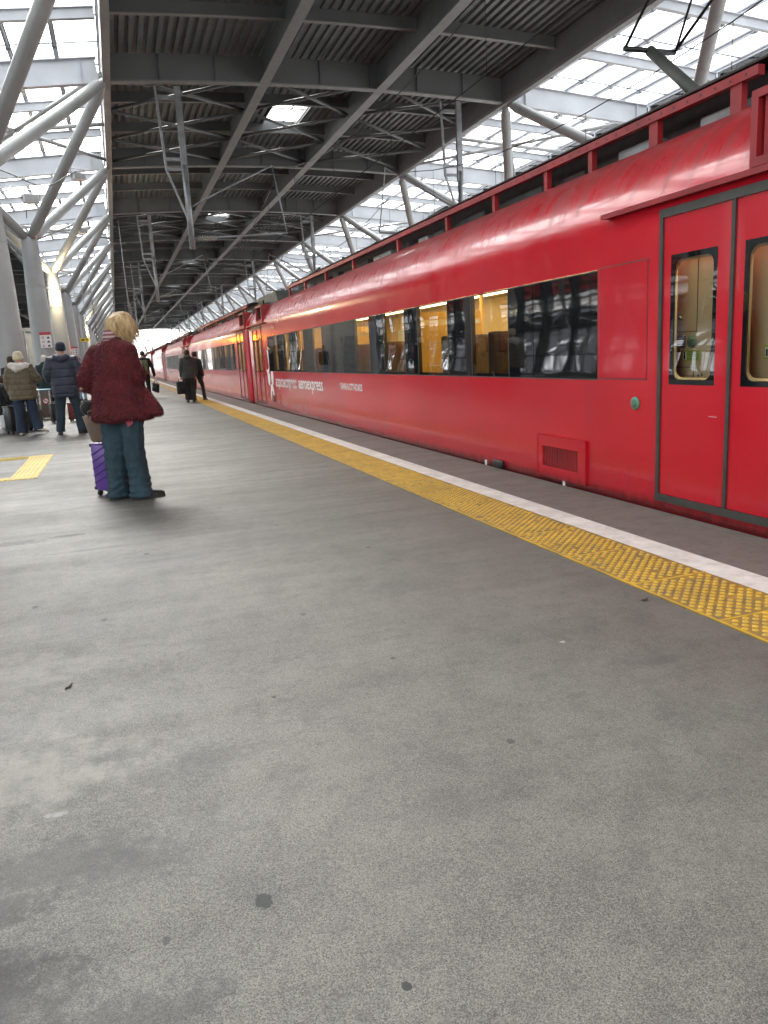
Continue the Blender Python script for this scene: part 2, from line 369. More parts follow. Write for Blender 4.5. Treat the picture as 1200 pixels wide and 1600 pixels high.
class MB:
    def __init__(s): s.v = []; s.f = []; s.mi = []; s.sm = []; s.cur = 0
    def add(s, vs, fs, smooth=False):
        b = len(s.v); s.v += [tuple(v) for v in vs]
        for f in fs: s.f.append([b+i for i in f]); s.mi.append(s.cur); s.sm.append(smooth)
        return s
    def box(s, x0, x1, y0, y1, z0, z1, M=None):
        vs = [Vector(p) for p in ((x0,y0,z0),(x1,y0,z0),(x1,y1,z0),(x0,y1,z0),(x0,y0,z1),(x1,y0,z1),(x1,y1,z1),(x0,y1,z1))]
        if M is not None: vs = [M @ v for v in vs]
        return s.add(vs, [(0,3,2,1),(4,5,6,7),(0,1,5,4),(1,2,6,5),(2,3,7,6),(3,0,4,7)])
    def rbox(s, x0, x1, y0, y1, z0, z1, r, M=None, n=3):
        """box whose vertical edges are rounded and whose top and bottom edges are chamfered"""
        def ring(ins, z):
            o = []
            rr = max(r-ins, .0005)
            for cx, cy, a0 in ((x1-r, y1-r, 0), (x0+r, y1-r, 90), (x0+r, y0+r, 180), (x1-r, y0+r, 270)):
                for k in range(n+1):
                    a = R(a0+90*k/n); o.append(Vector((cx+rr*math.cos(a), cy+rr*math.sin(a), z)))
            return o
        c = r*.5
        return s.loft([ring(c, z0), ring(c*.3, z0+c*.3), ring(0, z0+c), ring(0, z1-c), ring(c*.3, z1-c*.3), ring(c, z1)], M=M)
    def loft(s, rings, cap=True, closed=True, smooth=True, M=None):
        n = len(rings[0]); vs = [Vector(p) for r in rings for p in r]
        if M is not None: vs = [M @ v for v in vs]
        fs = []
        for i in range(len(rings)-1):
            for j in range(n if closed else n-1):
                k = (j+1) % n
                fs.append((i*n+j, i*n+k, (i+1)*n+k, (i+1)*n+j))
        s.add(vs, fs, smooth)
        if cap and closed:
            b = len(s.v)-len(vs)
            s.f.append([b+j for j in range(n)][::-1]); s.mi.append(s.cur); s.sm.append(False)
            s.f.append([b+(len(rings)-1)*n+j for j in range(n)]); s.mi.append(s.cur); s.sm.append(False)
        return s
    def tube(s, pts, rad, n=10, cap=True, smooth=True, round_ends=False, squash=None):
        pts = [Vector(p) for p in pts]
        if not hasattr(rad, '__len__'): rad = [rad]*len(pts)
        rad = list(rad)
        if round_ends:
            d0 = (pts[0]-pts[1]).normalized(); d1 = (pts[-1]-pts[-2]).normalized()
            r0, r1 = rad[0], rad[-1]
            pre = [(pts[0]+d0*r0*math.sin(a), r0*math.cos(a)) for a in (R(80), R(55), R(28))]
            post = [(pts[-1]+d1*r1*math.sin(a), r1*math.cos(a)) for a in (R(28), R(55), R(80))]
            pts = [p for p, _ in pre]+pts+[p for p, _ in post]; rad = [q for _, q in pre]+rad+[q for _, q in post]
        rings = []; prev = None
        for i, p in enumerate(pts):
            a = pts[max(0, i-1)]; b = pts[min(len(pts)-1, i+1)]
            d = (b-a).normalized()
            if prev is None:
                u = d.orthogonal().normalized() if abs(d.z) > .95 else d.cross(Vector((0, 0, 1))).normalized()
            else:
                u = (prev-d*prev.dot(d)).normalized()
            prev = u; v = d.cross(u)
            rings.append([p+(u*math.cos(2*PI*k/n)+v*math.sin(2*PI*k/n)*(squash or 1))*rad[i] for k in range(n)])
        return s.loft(rings, cap, True, smooth)
    def beam(s, p, q, w, h, up=(0, 0, 1)):
        """rectangular bar from p to q, w across, h along up"""
        p, q = Vector(p), Vector(q); d = (q-p).normalized(); up = Vector(up)
        u = d.cross(up).normalized(); v = u.cross(d).normalized()
        c = [(-w/2, -h/2), (w/2, -h/2), (w/2, h/2), (-w/2, h/2)]
        return s.loft([[p+u*a+v*b for a, b in c], [q+u*a+v*b for a, b in c]], True, True, False)
    def ibeam(s, p, q, w, h, tf=.03, tw=.025):
        """p,q on the bottom centre line, section rises h"""
        p, q = Vector(p), Vector(q); z = Vector((0, 0, 1))
        s.beam(p+z*tf/2, q+z*tf/2, w, tf); s.beam(p+z*(h-tf/2), q+z*(h-tf/2), w, tf)
        s.beam(p+z*h/2, q+z*h/2, tw, h-2*tf)
        return s
    def lathe(s, prof, c=(0, 0, 0), n=20, smooth=True, sx=1, sy=1, M=None):
        c = Vector(c)
        return s.loft([[c+Vector((r*sx*math.cos(2*PI*k/n), r*sy*math.sin(2*PI*k/n), z)) for k in range(n)] for r, z in prof], True, True, smooth, M)
    def ell(s, c, r, n=14, m=9, M=None):
        pr = [(math.sin(PI*i/m), -math.cos(PI*i/m)) for i in range(m+1)]
        pr[0] = (.02, -1); pr[-1] = (.02, 1)
        c = Vector(c); rings = [[Vector((r[0]*q*math.cos(2*PI*k/n), r[1]*q*math.sin(2*PI*k/n), r[2]*z)) for k in range(n)] for q, z in pr]
        if M is not None: rings = [[M @ p for p in g] for g in rings]
        return s.loft([[c+p for p in g] for g in rings])
    def poly(s, pts, ext, M=None):
        """flat polygon pushed along vector ext"""
        ext = Vector(ext); n = len(pts)
        a = [Vector(p) for p in pts]; b = [p+ext for p in a]
        vs = a+b
        if M is not None: vs = [M @ v for v in vs]
        return s.add(vs, [list(range(n))[::-1], list(range(n, 2*n))]+[(i, (i+1) % n, n+(i+1) % n, n+i) for i in range(n)])
    def mesh(s, name, mats):
        me = bpy.data.meshes.new(name); me.from_pydata(s.v, [], s.f)
        for m in (mats if isinstance(mats, (list, tuple)) else [mats]): me.materials.append(m)
        me.polygons.foreach_set('material_index', s.mi); me.polygons.foreach_set('use_smooth', s.sm)
        me.update(); return me
    def build(s, name, mats, parent=None, fix=True, **kw):
        me = s.mesh(name, mats)
        if fix:
            bm = bmesh.new(); bm.from_mesh(me); bmesh.ops.recalc_face_normals(bm, faces=bm.faces); bm.to_mesh(me); bm.free()
        o = bpy.data.objects.new(name, me); COL.objects.link(o)
        if parent is not None: o.parent = parent
        tag(o, kw.get('label'), kw.get('cat'), kw.get('group'), kw.get('kind'))
        return o

def remeshed(mb, voxel, smooth=4, disp=None):
    """one continuous skin over everything in mb"""
    ob = bpy.data.objects.new('tmp', mb.mesh('tmp', [])); COL.objects.link(ob)
    bm = bmesh.new(); bm.from_mesh(ob.data); bmesh.ops.recalc_face_normals(bm, faces=bm.faces); bm.to_mesh(ob.data); bm.free()
    m = ob.modifiers.new('r', 'REMESH'); m.mode = 'VOXEL'; m.voxel_size = voxel; m.use_smooth_shade = True
    if smooth:
        k = ob.modifiers.new('s', 'SMOOTH'); k.factor = .5; k.iterations = smooth
    bpy.context.view_layer.update()
    dg = bpy.context.evaluated_depsgraph_get()
    me = bpy.data.meshes.new_from_object(ob.evaluated_get(dg))
    old = ob.data; bpy.data.objects.remove(ob); bpy.data.meshes.remove(old)
    me.polygons.foreach_set('use_smooth', [True]*len(me.polygons))
    if disp:
        ns = [v.normal.copy() for v in me.vertices]
        for v, n in zip(me.vertices, ns): v.co = v.co + n*disp(v.co, n)
        me.update()
    return me
def obj_mesh(name, me, mats, parent):
    me.name = name; me.materials.clear()
    for m in (mats if isinstance(mats, (list, tuple)) else [mats]): me.materials.append(m)
    o = bpy.data.objects.new(name, me); COL.objects.link(o); o.parent = parent
    return o
def text_obj(name, body, mat, parent, origin, width, height, xdir, ydir, ext=.0015, bold=0.0):
    cu = bpy.data.curves.new(name, 'FONT'); cu.body = body; cu.size = 1; cu.extrude = 0; cu.offset = bold
    ob = bpy.data.objects.new('tmp', cu); COL.objects.link(ob)
    bpy.context.view_layer.update(); dg = bpy.context.evaluated_depsgraph_get()
    me = bpy.data.meshes.new_from_object(ob.evaluated_get(dg)); bpy.data.objects.remove(ob)
    xs = [v.co.x for v in me.vertices]; ys = [v.co.y for v in me.vertices]
    x0, x1, y0, y1 = min(xs), max(xs), min(ys), max(ys)
    X, Y = Vector(xdir), Vector(ydir); N = X.cross(Y); O = Vector(origin)
    for v in me.vertices:
        v.co = O+X*((v.co.x-x0)/(x1-x0)*width)+Y*((v.co.y-y0)/(y1-y0)*height)+N*ext
    me.materials.clear(); me.materials.append(mat)
    o = bpy.data.objects.new(name, me); COL.objects.link(o); o.parent = parent
    return o

# ================================================================== SETTING
EDGE = 3.582          # platform edge, X
A = 3.60             # carriage side, X
PL = -8.1            # far edge of the platform
YB, YE = -14.0, 190.0
MB().add([(-900, -900, -1.32), (900, -900, -1.32), (900, 3000, -1.32), (-900, 3000, -1.32)], [(0, 1, 2, 3)]).build('ground', MAT['ground'], kind='structure')
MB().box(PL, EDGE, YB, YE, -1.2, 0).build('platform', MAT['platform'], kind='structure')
MB().box(12.0, 20.0, YB, YE, -1.2, -.002).build('platform', MAT['concrete'], kind='structure')
MB().box(EDGE, 12.0, YB, YE+60, -1.31, -1.15).build('track_bed', MAT['ballast'], kind='structure')
MB().box(-17.5, PL, YB, YE+60, -1.31, -1.15).build('track_bed', MAT['ballast'], kind='structure')
t = MB()
for xc in (5.37, 9.9, -10.0, -14.2):
    for sx in (-.76, .76):
        t.box(xc+sx-.035, xc+sx+.035, YB, YE+60, -1.15, -1.0)
t.build('railway_track', MAT['soot'], kind='structure')
# white edge line and the yellow tactile strip
MB().box(2.80, 2.99, YB, YE, 0.0, .004).build('white_line', MAT['white'], kind='structure')
t = MB(); t.box(2.334, 2.795, YB, YE, 0.0, .006)
t.build('tactile_strip', MAT['yellow_base'], kind='structure')
def stud(t, x, y, z0, r, h, n=7):
    vs = []; fs = []
    for rr, zz in ((r, 0), (r*.86, h*.75), (r*.55, h)):
        vs += [(x+rr*math.cos(2*PI*k/n), y+rr*math.sin(2*PI*k/n), z0+zz) for k in range(n)]
    for i in range(2):
        for k in range(n): fs.append((i*n+k, i*n+(k+1) % n, (i+1)*n+(k+1) % n, (i+1)*n+k))
    fs.append(tuple(range(2*n, 3*n)))
    t.add(vs, fs, True)
t = MB()
TY = .60
for ti in range(0, 48):
    y0 = 1.35+ti*TY; ph = random.uniform(-.012, .012)
    for (xa, xb) in ((2.352, 2.780),):
        # studs in diagonal rows, the rows broken at each tile joint
        for i in range(-30, 40):
            for j in range(-30, 40):
                x = xa+.012+i*.0330+j*.0276+ph; y = y0+.02+i*.0330-j*.0276
                if xa+.008 < x < xb-.008 and y0+.018 < y < y0+TY-.018 and random.random() > .02:
                    stud(t, x, y, .0055, .0150, .0062, 7 if y < 9 else 5)
    if y0 < 12:
        t.box(2.334, 2.795, y0-.008, y0+.004, .006, .0085)
t.box(2.334, 2.346, YB, YE, .006, .009)
t.build('tactile_studs', MAT['yellow'], kind='structure')
# bright yellow guide square let into the platform on the left
t = MB()
def ribs(x0, x1, y0, y1, alongy=True):
    t.box(x0, x1, y0, y1, 0, .005)
    n = int(((x1-x0) if alongy else (y1-y0))/.05)
    for k in range(n):
        if alongy:
            a = x0+(k+.25)*(x1-x0)/n; t.box(a, a+.022, y0+.015, y1-.015, .005, .010)
        else:
            a = y0+(k+.25)*(y1-y0)/n; t.box(x0+.015, x1-.015, a, a+.022, .005, .010)
ribs(-1.33, -1.02, 9.76, 12.4, True)
ribs(-4.2, -1.334, 12.06, 12.4, False)
ribs(-4.2, -1.334, 9.76, 10.0, True)
t.build('guide_paving', MAT['yellow_new'], kind='structure')

# ================================================================== STATION ROOF
XL, XR = .58, 13.15
NODES = [5+10*i-.4 for i in range(-1, 19)]          # girder lines
NODES = [n for n in NODES]
YA, YZ = NODES[0]-3, NODES[-1]+2
def zb(x):   # underside of girders: a shallow arch
    u = (x-(XL+XR)/2)/((XR-XL)/2); return 9.20-.20*u*u
def canopy(name, xl, xr, zf, label, longs, edge_w=.2, skylight=None, bracing=True, gird=True):
    root = empty(name, ((xl+xr)/2, 0, 0), 0, label, 'station roof')
    ox = (xl+xr)/2
    def bld(t, nm, m): 
        t.v = [(a-ox, b, c) for a, b, c in t.v]
        return t.build(nm, m, root)
    # corrugated deck, ribs along the platform
    pitch = .25; prof = []; x = xl
    while x < xr-.01:
        z = zf(x)+.80
        prof += [(x, z), (x+.125, z), (x+.15, z+.105), (x+.225, z+.105)]
        x += pitch
    prof.append((xr, zf(xr)+.98))
    t = MB()
    ys = [YA]+NODES+[YZ]
    sk = skylight or []
    def put(y0, y1, xa=None, xb=None):
        pp = [p for p in prof if (xa is None or p[0] >= xa) and (xb is None or p[0] <= xb)]
        n = len(pp)
        vs = [(p[0], y0, p[1]) for p in pp]+[(p[0], y1, p[1]) for p in pp]
        vs += [(p[0], y0, p[1]+.16) for p in (pp[0], pp[-1])]+[(p[0], y1, p[1]+.16) for p in (pp[0], pp[-1])]
        t.add(vs, [(i, i+1, n+i+1, n+i) for i in range(n-1)]+[(2*n, 2*n+1, 2*n+3, 2*n+2)])
    cuts = sorted(sk)
    y = YA
    for (sx0, sx1, sy0, sy1) in cuts:
        put(y, sy0); put(sy0, sy1, None, sx0); put(sy0, sy1, sx1, None); y = sy1
    put(y, YZ)
    bld(t, 'deck', MAT['deck']).data.update()
    if cuts:
        for (a, b, c, d) in cuts:
            t = MB(); z = zf(a)
            t.box(a+.0, b, c-.05, c, z+.78, z+.98); t.box(a, b, d, d+.05, z+.78, z+.98)
            t.box(a-.05, a, c, d, z+.78, z+.98); t.box(b, b+.05, c, d, z+.78, z+.98)
            t.box((a+b)/2+.2, (a+b)/2+.24, c, d, z+.94, z+.98); t.box(a, b, (c+d)/2-.3, (c+d)/2-.26, z+.94, z+.98)
            bld(t, 'roof_hatch_frame', MAT['girder'])
    nseg = 8
    for yn in NODES:
        t = MB()
        for k in range(nseg):
            xa = xl+(xr-xl)*k/nseg; xb = xl+(xr-xl)*(k+1)/nseg
            za, zc = zf(xa), zf(xb)
            t.cur = 1; t.beam((xa, yn, za+.02), (xb, yn, zc+.02), .26, .04)
            t.cur = 0; t.beam((xa, yn, za+.40), (xb, yn, zc+.40), .03, .72)
            t.beam((xb-.02, yn, zc+.05), (xb-.02, yn, zc+.75), .2, .02, (1, 0, 0)) if k < nseg-1 else None
        bld(t, 'girder', [MAT['girder'], MAT['flange']])
    for yn in NODES[:-1]:
        for f in (1/3, 2/3):
            y = yn+10*f; t = MB()
            for k in range(nseg):
                xa = xl+(xr-xl)*k/nseg; xb = xl+(xr-xl)*(k+1)/nseg
                t.cur = 1; t.beam((xa, y, zf(xa)+.48), (xb, y, zf(xb)+.48), .15, .022)
                t.cur = 0; t.beam((xa, y, zf(xa)+.645), (xb, y, zf(xb)+.645), .016, .30)
            bld(t, 'purlin', [MAT['girder'], MAT['flange']])
    for xx in longs+[xl+.09, xr-.09]:
        t = MB(); z = zf(xx); wd = .30 if xx in longs else .2
        t.cur = 1; t.box(xx-wd/2, xx+wd/2, YA, YZ, z-.003-(.06 if xx not in longs else 0), z+.035)
        t.cur = 0; t.box(xx-.02, xx+.02, YA, YZ, z+.035, z+.79)
        if xx not in longs: t.box(xx-.095, xx+.095, YA, YZ, z+.04, z+.785)
        bld(t, 'longitudinal_beam', [MAT['girder'], MAT['flange']])
    if bracing:
        fields = [xl+.15]+longs+[xr-.15]
        for i, yn in enumerate(NODES[:-1]):
            if i % 2 != 1: continue
            t = MB()
            for k in range(len(fields)-1):
                a, b = fields[k]+.1, fields[k+1]-.1
                for q in range(3):
                    y0 = yn+.15+q*3.33; y1 = y0+3.1
                    for (p, r) in (((a, y0), (b, y1)), ((a, y1), (b, y0))):
                        t.tube([(p[0], p[1], zf(p[0])+.25), (r[0], r[1], zf(r[0])+.25)], .052, 6)
            bld(t, 'wind_bracing', MAT['girder'])
    return root
sk = [(6.35, 7.6, 29.0+20*i, 31.5+20*i) for i in range(0, 7)]
canopy('station_canopy', XL, XR, zb, 'dark corrugated steel canopy with arched girders and square roof hatches above the red train', [5.12, 8.75], skylight=sk)
XL2, XR2 = -5.05, -17.0
def zb2(x): return 8.55+.10*(1-((x+11)/6)**2)
canopy('station_canopy', XR2, XL2, zb2, 'dark corrugated steel canopy beyond the left columns, half hidden behind them', [-11.0], bracing=False)

def zg(x, x0, s): return 9.02-abs(x-x0)*s
def glass_roof(xa, xb, x0, slope, label):
    """strip of glazing over a column row: xa<xb, high edge at x0"""
    root = empty('glass_canopy', ((xa+xb)/2, 0, 0), 0, label, 'glass roof'); ox = (xa+xb)/2
    z = lambda x: zg(x, x0, slope)
    def bld(t, nm, m):
        t.v = [(a-ox, b, c) for a, b, c in t.v]; return t.build(nm, m, root)
    for yn in NODES:
        t = MB(); t.ibeam((xa+.12, yn, z(xa)-.05), (xb-.12, yn, z(xb)-.05), .22, .68, .03, .02)
        for f in (.12, .9):
            xx = xa+(xb-xa)*f; t.beam((xx, yn, z(xx)), (xx, yn, z(xx)+.6), .21, .015, (1, 0, 0))
        bld(t, 'girder', MAT['girder_lt'])
    for yn in NODES[:-1]:
        for f in (1/3, 2/3):
            t = MB(); y = yn+10*f; t.ibeam((xa+.1, y, z(xa)+.33), (xb-.1, y, z(xb)+.33), .14, .26, .02, .014); bld(t, 'purlin', MAT['girder_lt'])
    for i, yn in enumerate(NODES[:-1]):
        if i % 2 == 0 : continue
        ym = yn+5.0; t = MB()
        for (p, q) in (((xa, yn+.2), ((xa+xb)/2, ym)), ((xb, yn+.2), ((xa+xb)/2, ym)), ((xa, yn+9.8), ((xa+xb)/2, ym)), ((xb, yn+9.8), ((xa+xb)/2, ym)), ((xa, ym), (xb, ym))):
            t.tube([(p[0], p[1], z(p[0])+.28), (q[0], q[1], z(q[0])+.28)], .07, 6)
        bld(t, 'wind_bracing', MAT['strut'])
    # glazing, its bars and clamps
    t = MB(); nb = 5; L = [xa+(xb-xa)*k/nb for k in range(nb+1)]
    t.add([(xa, YA, z(xa)+.72), (xb, YA, z(xb)+.72), (xb, YZ, z(xb)+.72), (xa, YZ, z(xa)+.72)], [(0, 1, 2, 3)])
    bld(t, 'glazing', MAT['roofglass'])
    t = MB()
    for x in L:
        t.cur = 0; t.beam((x, YA, z(x)+.69), (x, YZ, z(x)+.69), .13, .05); t.cur = 1; t.beam((x, YA, z(x)+.635), (x, YZ, z(x)+.635), .06, .06)
    t.cur = 0
    y = YA+.4
    k = 0
    while y < 120:
        t.beam((xa, y, z(xa)+.70), (xb, y, z(xb)+.70), .035 if k % 2 else .05, .03)
        for x in L[1:-1]:
            if y < 70: t.box(x-.07, x+.07, y-.07, y+.07, z(x)+.60, z(x)+.635)
        y += 1.666; k += 1
    bld(t, 'glazing_bars', [MAT['bar'], MAT['girder_lt']])
    return root, z
glass_roof(XL2, XL, XL, .105, 'sloping glass roof strip over the left row of grey columns')
gr, zr = glass_roof(XR, 18.75, XR, .08, 'sloping glass roof strip seen above the roof of the red train')
t = MB()
z0 = zr(18.75)
for y in range(0, 63):
    t.beam((18.77-gr.location.x, YA+y*3.3, z0-.6), (18.77-gr.location.x, YA+y*3.3, z0+.72), .06, .06, (1, 0, 0))
t.box(18.72-gr.location.x, 18.82-gr.location.x, YA, YZ, z0+.70, z0+.80); t.box(18.66-gr.location.x, 18.86-gr.location.x, YA, YZ, z0-.75, z0-.6)
t.build('clerestory_frame', MAT['girder_lt'], gr)
MB().box(18.765-gr.location.x, 18.775-gr.location.x, YA, YZ, z0-.6, z0+.70).build('clerestory_glass', MAT['facade_glass'], gr)

# ------------------------------------------------------------------ columns with branching struts
CX = -2.27
def column(x, y, nl, nr, znl, znr, label, group, lit=False, sign=False):
    c = empty('steel_column', (x, y, 0), 0, label, 'column', group)
    t = MB(); t.lathe([(.37, 0), (.37, .02), (.36, .05), (.36, 2.2), (.345, 3.2), (.30, 4.6), (.255, 5.62), (.22, 5.66)], n=28)
    for zz in (2.05, 4.05): t.lathe([(.352 if zz < 3 else .322, zz), (.362 if zz < 3 else .330, zz+.004), (.362 if zz < 3 else .330, zz+.016), (.35 if zz < 3 else .318, zz+.02)], n=28)
    t.build('shaft', MAT['steel'], c)
    for (xx, zz) in ((nl, znl), (nr, znr)):
        for dy in (-5, 5):
            t = MB(); p = Vector((.10 if xx > x else -.10, .12*(1 if dy > 0 else -1), 5.66)); q = Vector((xx-x, dy*.985, zz))
            t.tube([p, p.lerp(q, .06), p.lerp(q, .08), p.lerp(q, .94), p.lerp(q, .96), q], [.13, .165, .165, .165, .11, .09], 14)
            t.build('strut', MAT['strut'], c)
    t = MB(); t.box(-.03, .03, -.2, .2, 5.55, 5.85); t.box(-.2, .2, -.03, .03, 5.551, 5.851)
    t.build('gusset', MAT['strut'], c)
    return c
near = {10: 'thick grey steel column standing left of the frame with branching struts overhead',
        20: 'nearest thick grey steel column, behind the woman in the olive jacket',
        30: 'second grey steel column, carrying the nearer red-headed pictogram sign',
        40: 'grey steel column washed in warm light by a lamp near its top',
        50: 'grey steel column just beyond the lamplit one, carrying the farther pictogram sign'}
for k in range(1, 18):
    y = 10*k-.4
    column(CX, y, XL2+.05, XL, 8.5, 9.0, near.get(10*k, 'grey steel column far down the left row beyond the two pictogram signs'),
           'grey columns along the platform' if k in (1, 2, 3, 4, 5) else 'far grey columns of the left row')
for k in range(1, 18):
    column(15.95, 10*k-.4, XR, 18.8, 9.02, 8.55, 'grey steel column behind the train with struts rising to the roof edge', 'columns behind the train')

# lamps fixed to two columns
def column_lamp(y, label, power):
    root = empty('column_lamp', (CX, y, 4.95), 0, label, 'lamp', 'lamps on the columns')
    t = MB(); t.lathe([(.31, -.06), (.36, -.05), (.36, .05), (.31, .06)], n=20); t.build('collar', MAT['galv'], root)
    t = MB(); t.tube([(.05, -.34, 0), (.05, -.50, .0)], .03, 8); t.build('bracket', MAT['galv'], root)
    t = MB(); t.lathe([(.06, -.16), (.10, -.15), (.13, .0), (.10, .15), (.06, .16)], (.05, -.58, 0), 14); t.build('lamp_bulb', MAT['lamp_white'], root)
    ld = bpy.data.lights.new('column_lamp_light', 'POINT'); ld.energy = power; ld.color = (1, .82, .50); ld.shadow_soft_size = .12
    lo = bpy.data.objects.new('column_lamp_light', ld); COL.objects.link(lo); lo.parent = root; lo.location = (.05, -.86, -.1)
column_lamp(39.6, 'glowing lamp near the top of the warmly lit third column', 55)
column_lamp(79.6, 'small glowing lamp on a far column beside the woman\'s shoulder', 55)
# floodlights on the struts
def floodlight(loc, rz, label):
    root = empty('floodlight', loc, rz, label, 'floodlight', 'floodlights on the struts')
    t = MB(); t.rbox(-.20, .20, -.12, .12, -.12, .10, .03); t.build('housing', MAT['sign_white'], root)
    t = MB(); t.box(-.17, .17, -.14, -.121, -.09, .07); t.build('lens', MAT['kiosk'], root)
    t = MB(); t.tube([(-.22, 0, -.02), (-.22, .02, .22), (.22, .02, .22), (.22, 0, -.02)], .018, 6); t.build('bracket', MAT['galv'], root)
floodlight((-.42, 27.2, 7.1), .5, 'white floodlight clamped to a strut beside the dark roof edge')
floodlight((-1.62, 23.6, 5.75), .2, 'white floodlight held out from the nearest column top')
floodlight((-.7, 37.4, 7.1), .5, 'white floodlight on a strut beyond the second column')
t = MB()
pts = []
for k in range(13):
    f = k/12; pts.append((-2.1+1.65*f, 19.7+7.4*f, 5.65+1.55*f-.35*math.sin(PI*f)+.05*math.sin(9*f)))
t.tube(pts, .016, 5)
t.build('power_cable', MAT['black'], label='thin black cable sagging from the nearest column to a floodlight', cat='cable')
t = MB(); pts = [(-1.9+.06*math.sin(k*1.1), 20+(k*.6), 5.2+.22*k-.02*k*k) for k in range(10)]
t.tube(pts, .014, 5); t.build('power_cable', MAT['galv'], label='pale cable run rising behind the nearest column towards the glass roof', cat='cable')

# ------------------------------------------------------------------ hangers for the overhead line
def hanger(x, y, side, label, group):
    h = empty('catenary_hanger', (x, y, 0), 0, label, 'overhead line hanger', group)
    t = MB(); t.box(-.09, .09, -.06, -.02, 6.6, 9.0); t.box(-.09, .09, .02, .06, 6.6, 9.0); t.box(-.085, .085, -.019, .019, 4.55, 6.9)
    t.tube([(0, 0, 4.55), (0, 0, 6.9)], .085, 8); t.build('post', MAT['galv'], h)
    s = -1 if side > 0 else 1
    t = MB(); t.beam((s*-.0-.52, 0, 6.75), (-.62, 0, 9.0), .07, .07, (0, 1, 0))
    t.beam((-.52, 0, 6.75), (-.03, 0, 5.35), .06, .05, (0, 1, 0)); t.build('side_post', MAT['galv'], h)
    for zz in (6.78, 7.05, 8.7):
        t = MB(); t.beam((-.55-.05*(zz-6.78)/2, 0, zz), (-.02, 0, zz), .05, .12 if zz > 8 else .09, (0, 0, 1)); t.build('rung', MAT['galv'], h)
    t = MB(); s = 1 if side > 0 else -1
    t.tube([(.1*s, 0, 4.85), (.75*s, 0, 4.88)], .03, 6); t.tube([(.75*s, 0, 4.88), (2.9*s, 0, 5.0)], .03, 6)
    t.tube([(.1*s, 0, 5.75), (1.3*s, 0, 6.35), (2.6*s, 0, 6.95)], .028, 6); t.tube([(2.6*s, 0, 6.9), (2.9*s, 0, 5.0)], .02, 6)
    t.build('cantilever', MAT['galv'], h)
    t = MB()
    for k in range(7):
        t.lathe([(.03, 0), (.075, .01), (.075, .03), (.03, .04)], (0, 0, 0), 10, M=Matrix.Translation((s*(.22+k*.075), 0, 4.857)) @ Matrix.Rotation(PI/2, 4, 'Y'))
    t.build('insulator', MAT['insul'], h)
    return h
for k in range(8):
    y = 24.6+20*k
    lab = ['nearest ladder-shaped overhead line hanger, dropping from the dark canopy left of centre',
           'second overhead line hanger on the left, beneath the dark canopy'][k] if k < 2 else 'small distant overhead line hanger deep under the dark canopy'
    hanger(2.58, y, 1, lab, 'overhead line hangers over the platform' if k < 2 else 'distant overhead line hangers over the platform')
    hanger(11.4, y, -1, 'nearest overhead line hanger behind the train, against the bright glass roof' if k == 0 else 'overhead line hanger behind the train farther down the roof edge',
           'overhead line hangers behind the train' if k == 0 else 'far overhead line hangers behind the train')
for (xc, lab) in ((5.37, 'overhead contact wire and its droppers above the red train'), (9.6, 'overhead contact wire and its droppers over the second track')):
    t = MB()
    for i in range(10):
        y0 = 4.6+20*i-20; pts = [(xc, y0+20*k/10, 6.85-1.1*4*(k/10)*(1-k/10)) for k in range(11)]
        t.tube(pts, .012, 4)
        for k in range(1, 10, 2): t.tube([pts[k], (xc, pts[k][1], 4.95)], .006, 4)
    t.tube([(xc, YA, 4.95), (xc, YE+40, 4.95)], .011, 4)
    t.build('contact_wire', MAT['black'], label=lab, cat='overhead wire')

# ------------------------------------------------------------------ curved glass wall at the far left
fw = empty('glass_wall', (-18, 0, 0), 0, 'curved glazed station wall with dark ribs, beyond the left tracks', 'glass wall')
prof = [(-1.2+.0*k, 0) for k in range(1)]
prof = []
for k in range(13):
    a = k/12; zz = -1.1+9.7*a; prof.append((-1.2*math.sin(PI*a*.9)+.9*a*a, zz))
t = MB()
yy = -10.0
while yy < 214:
    t.tube([(p[0], yy, p[1]) for p in prof], [.19]*13, 6); yy += 3.4
t.build('rib', MAT['soot'], fw)
t = MB()
for k in range(0, 13, 2):
    p = prof[k]; t.box(p[0]-.10, p[0]-.04, -12, 215, p[1]-.035, p[1]+.035)
yy = -10.0
while yy < 214:
    t.tube([(p[0]-.05, yy+1.7, p[1]) for p in prof], .04, 4); yy += 3.4
t.build('mullions', MAT['soot'], fw)
t = MB(); n = len(prof)
t.loft([[(p[0]-.12, -12, p[1]) for p in prof], [(p[0]-.12, 215, p[1]) for p in prof]], False, False, True)
t.build('glazing', MAT['facade_glass'], fw)
t = MB(); t.box(-.3, .6, -12, 215, -1.3, -.55); t.build('plinth', MAT['concrete'], fw)

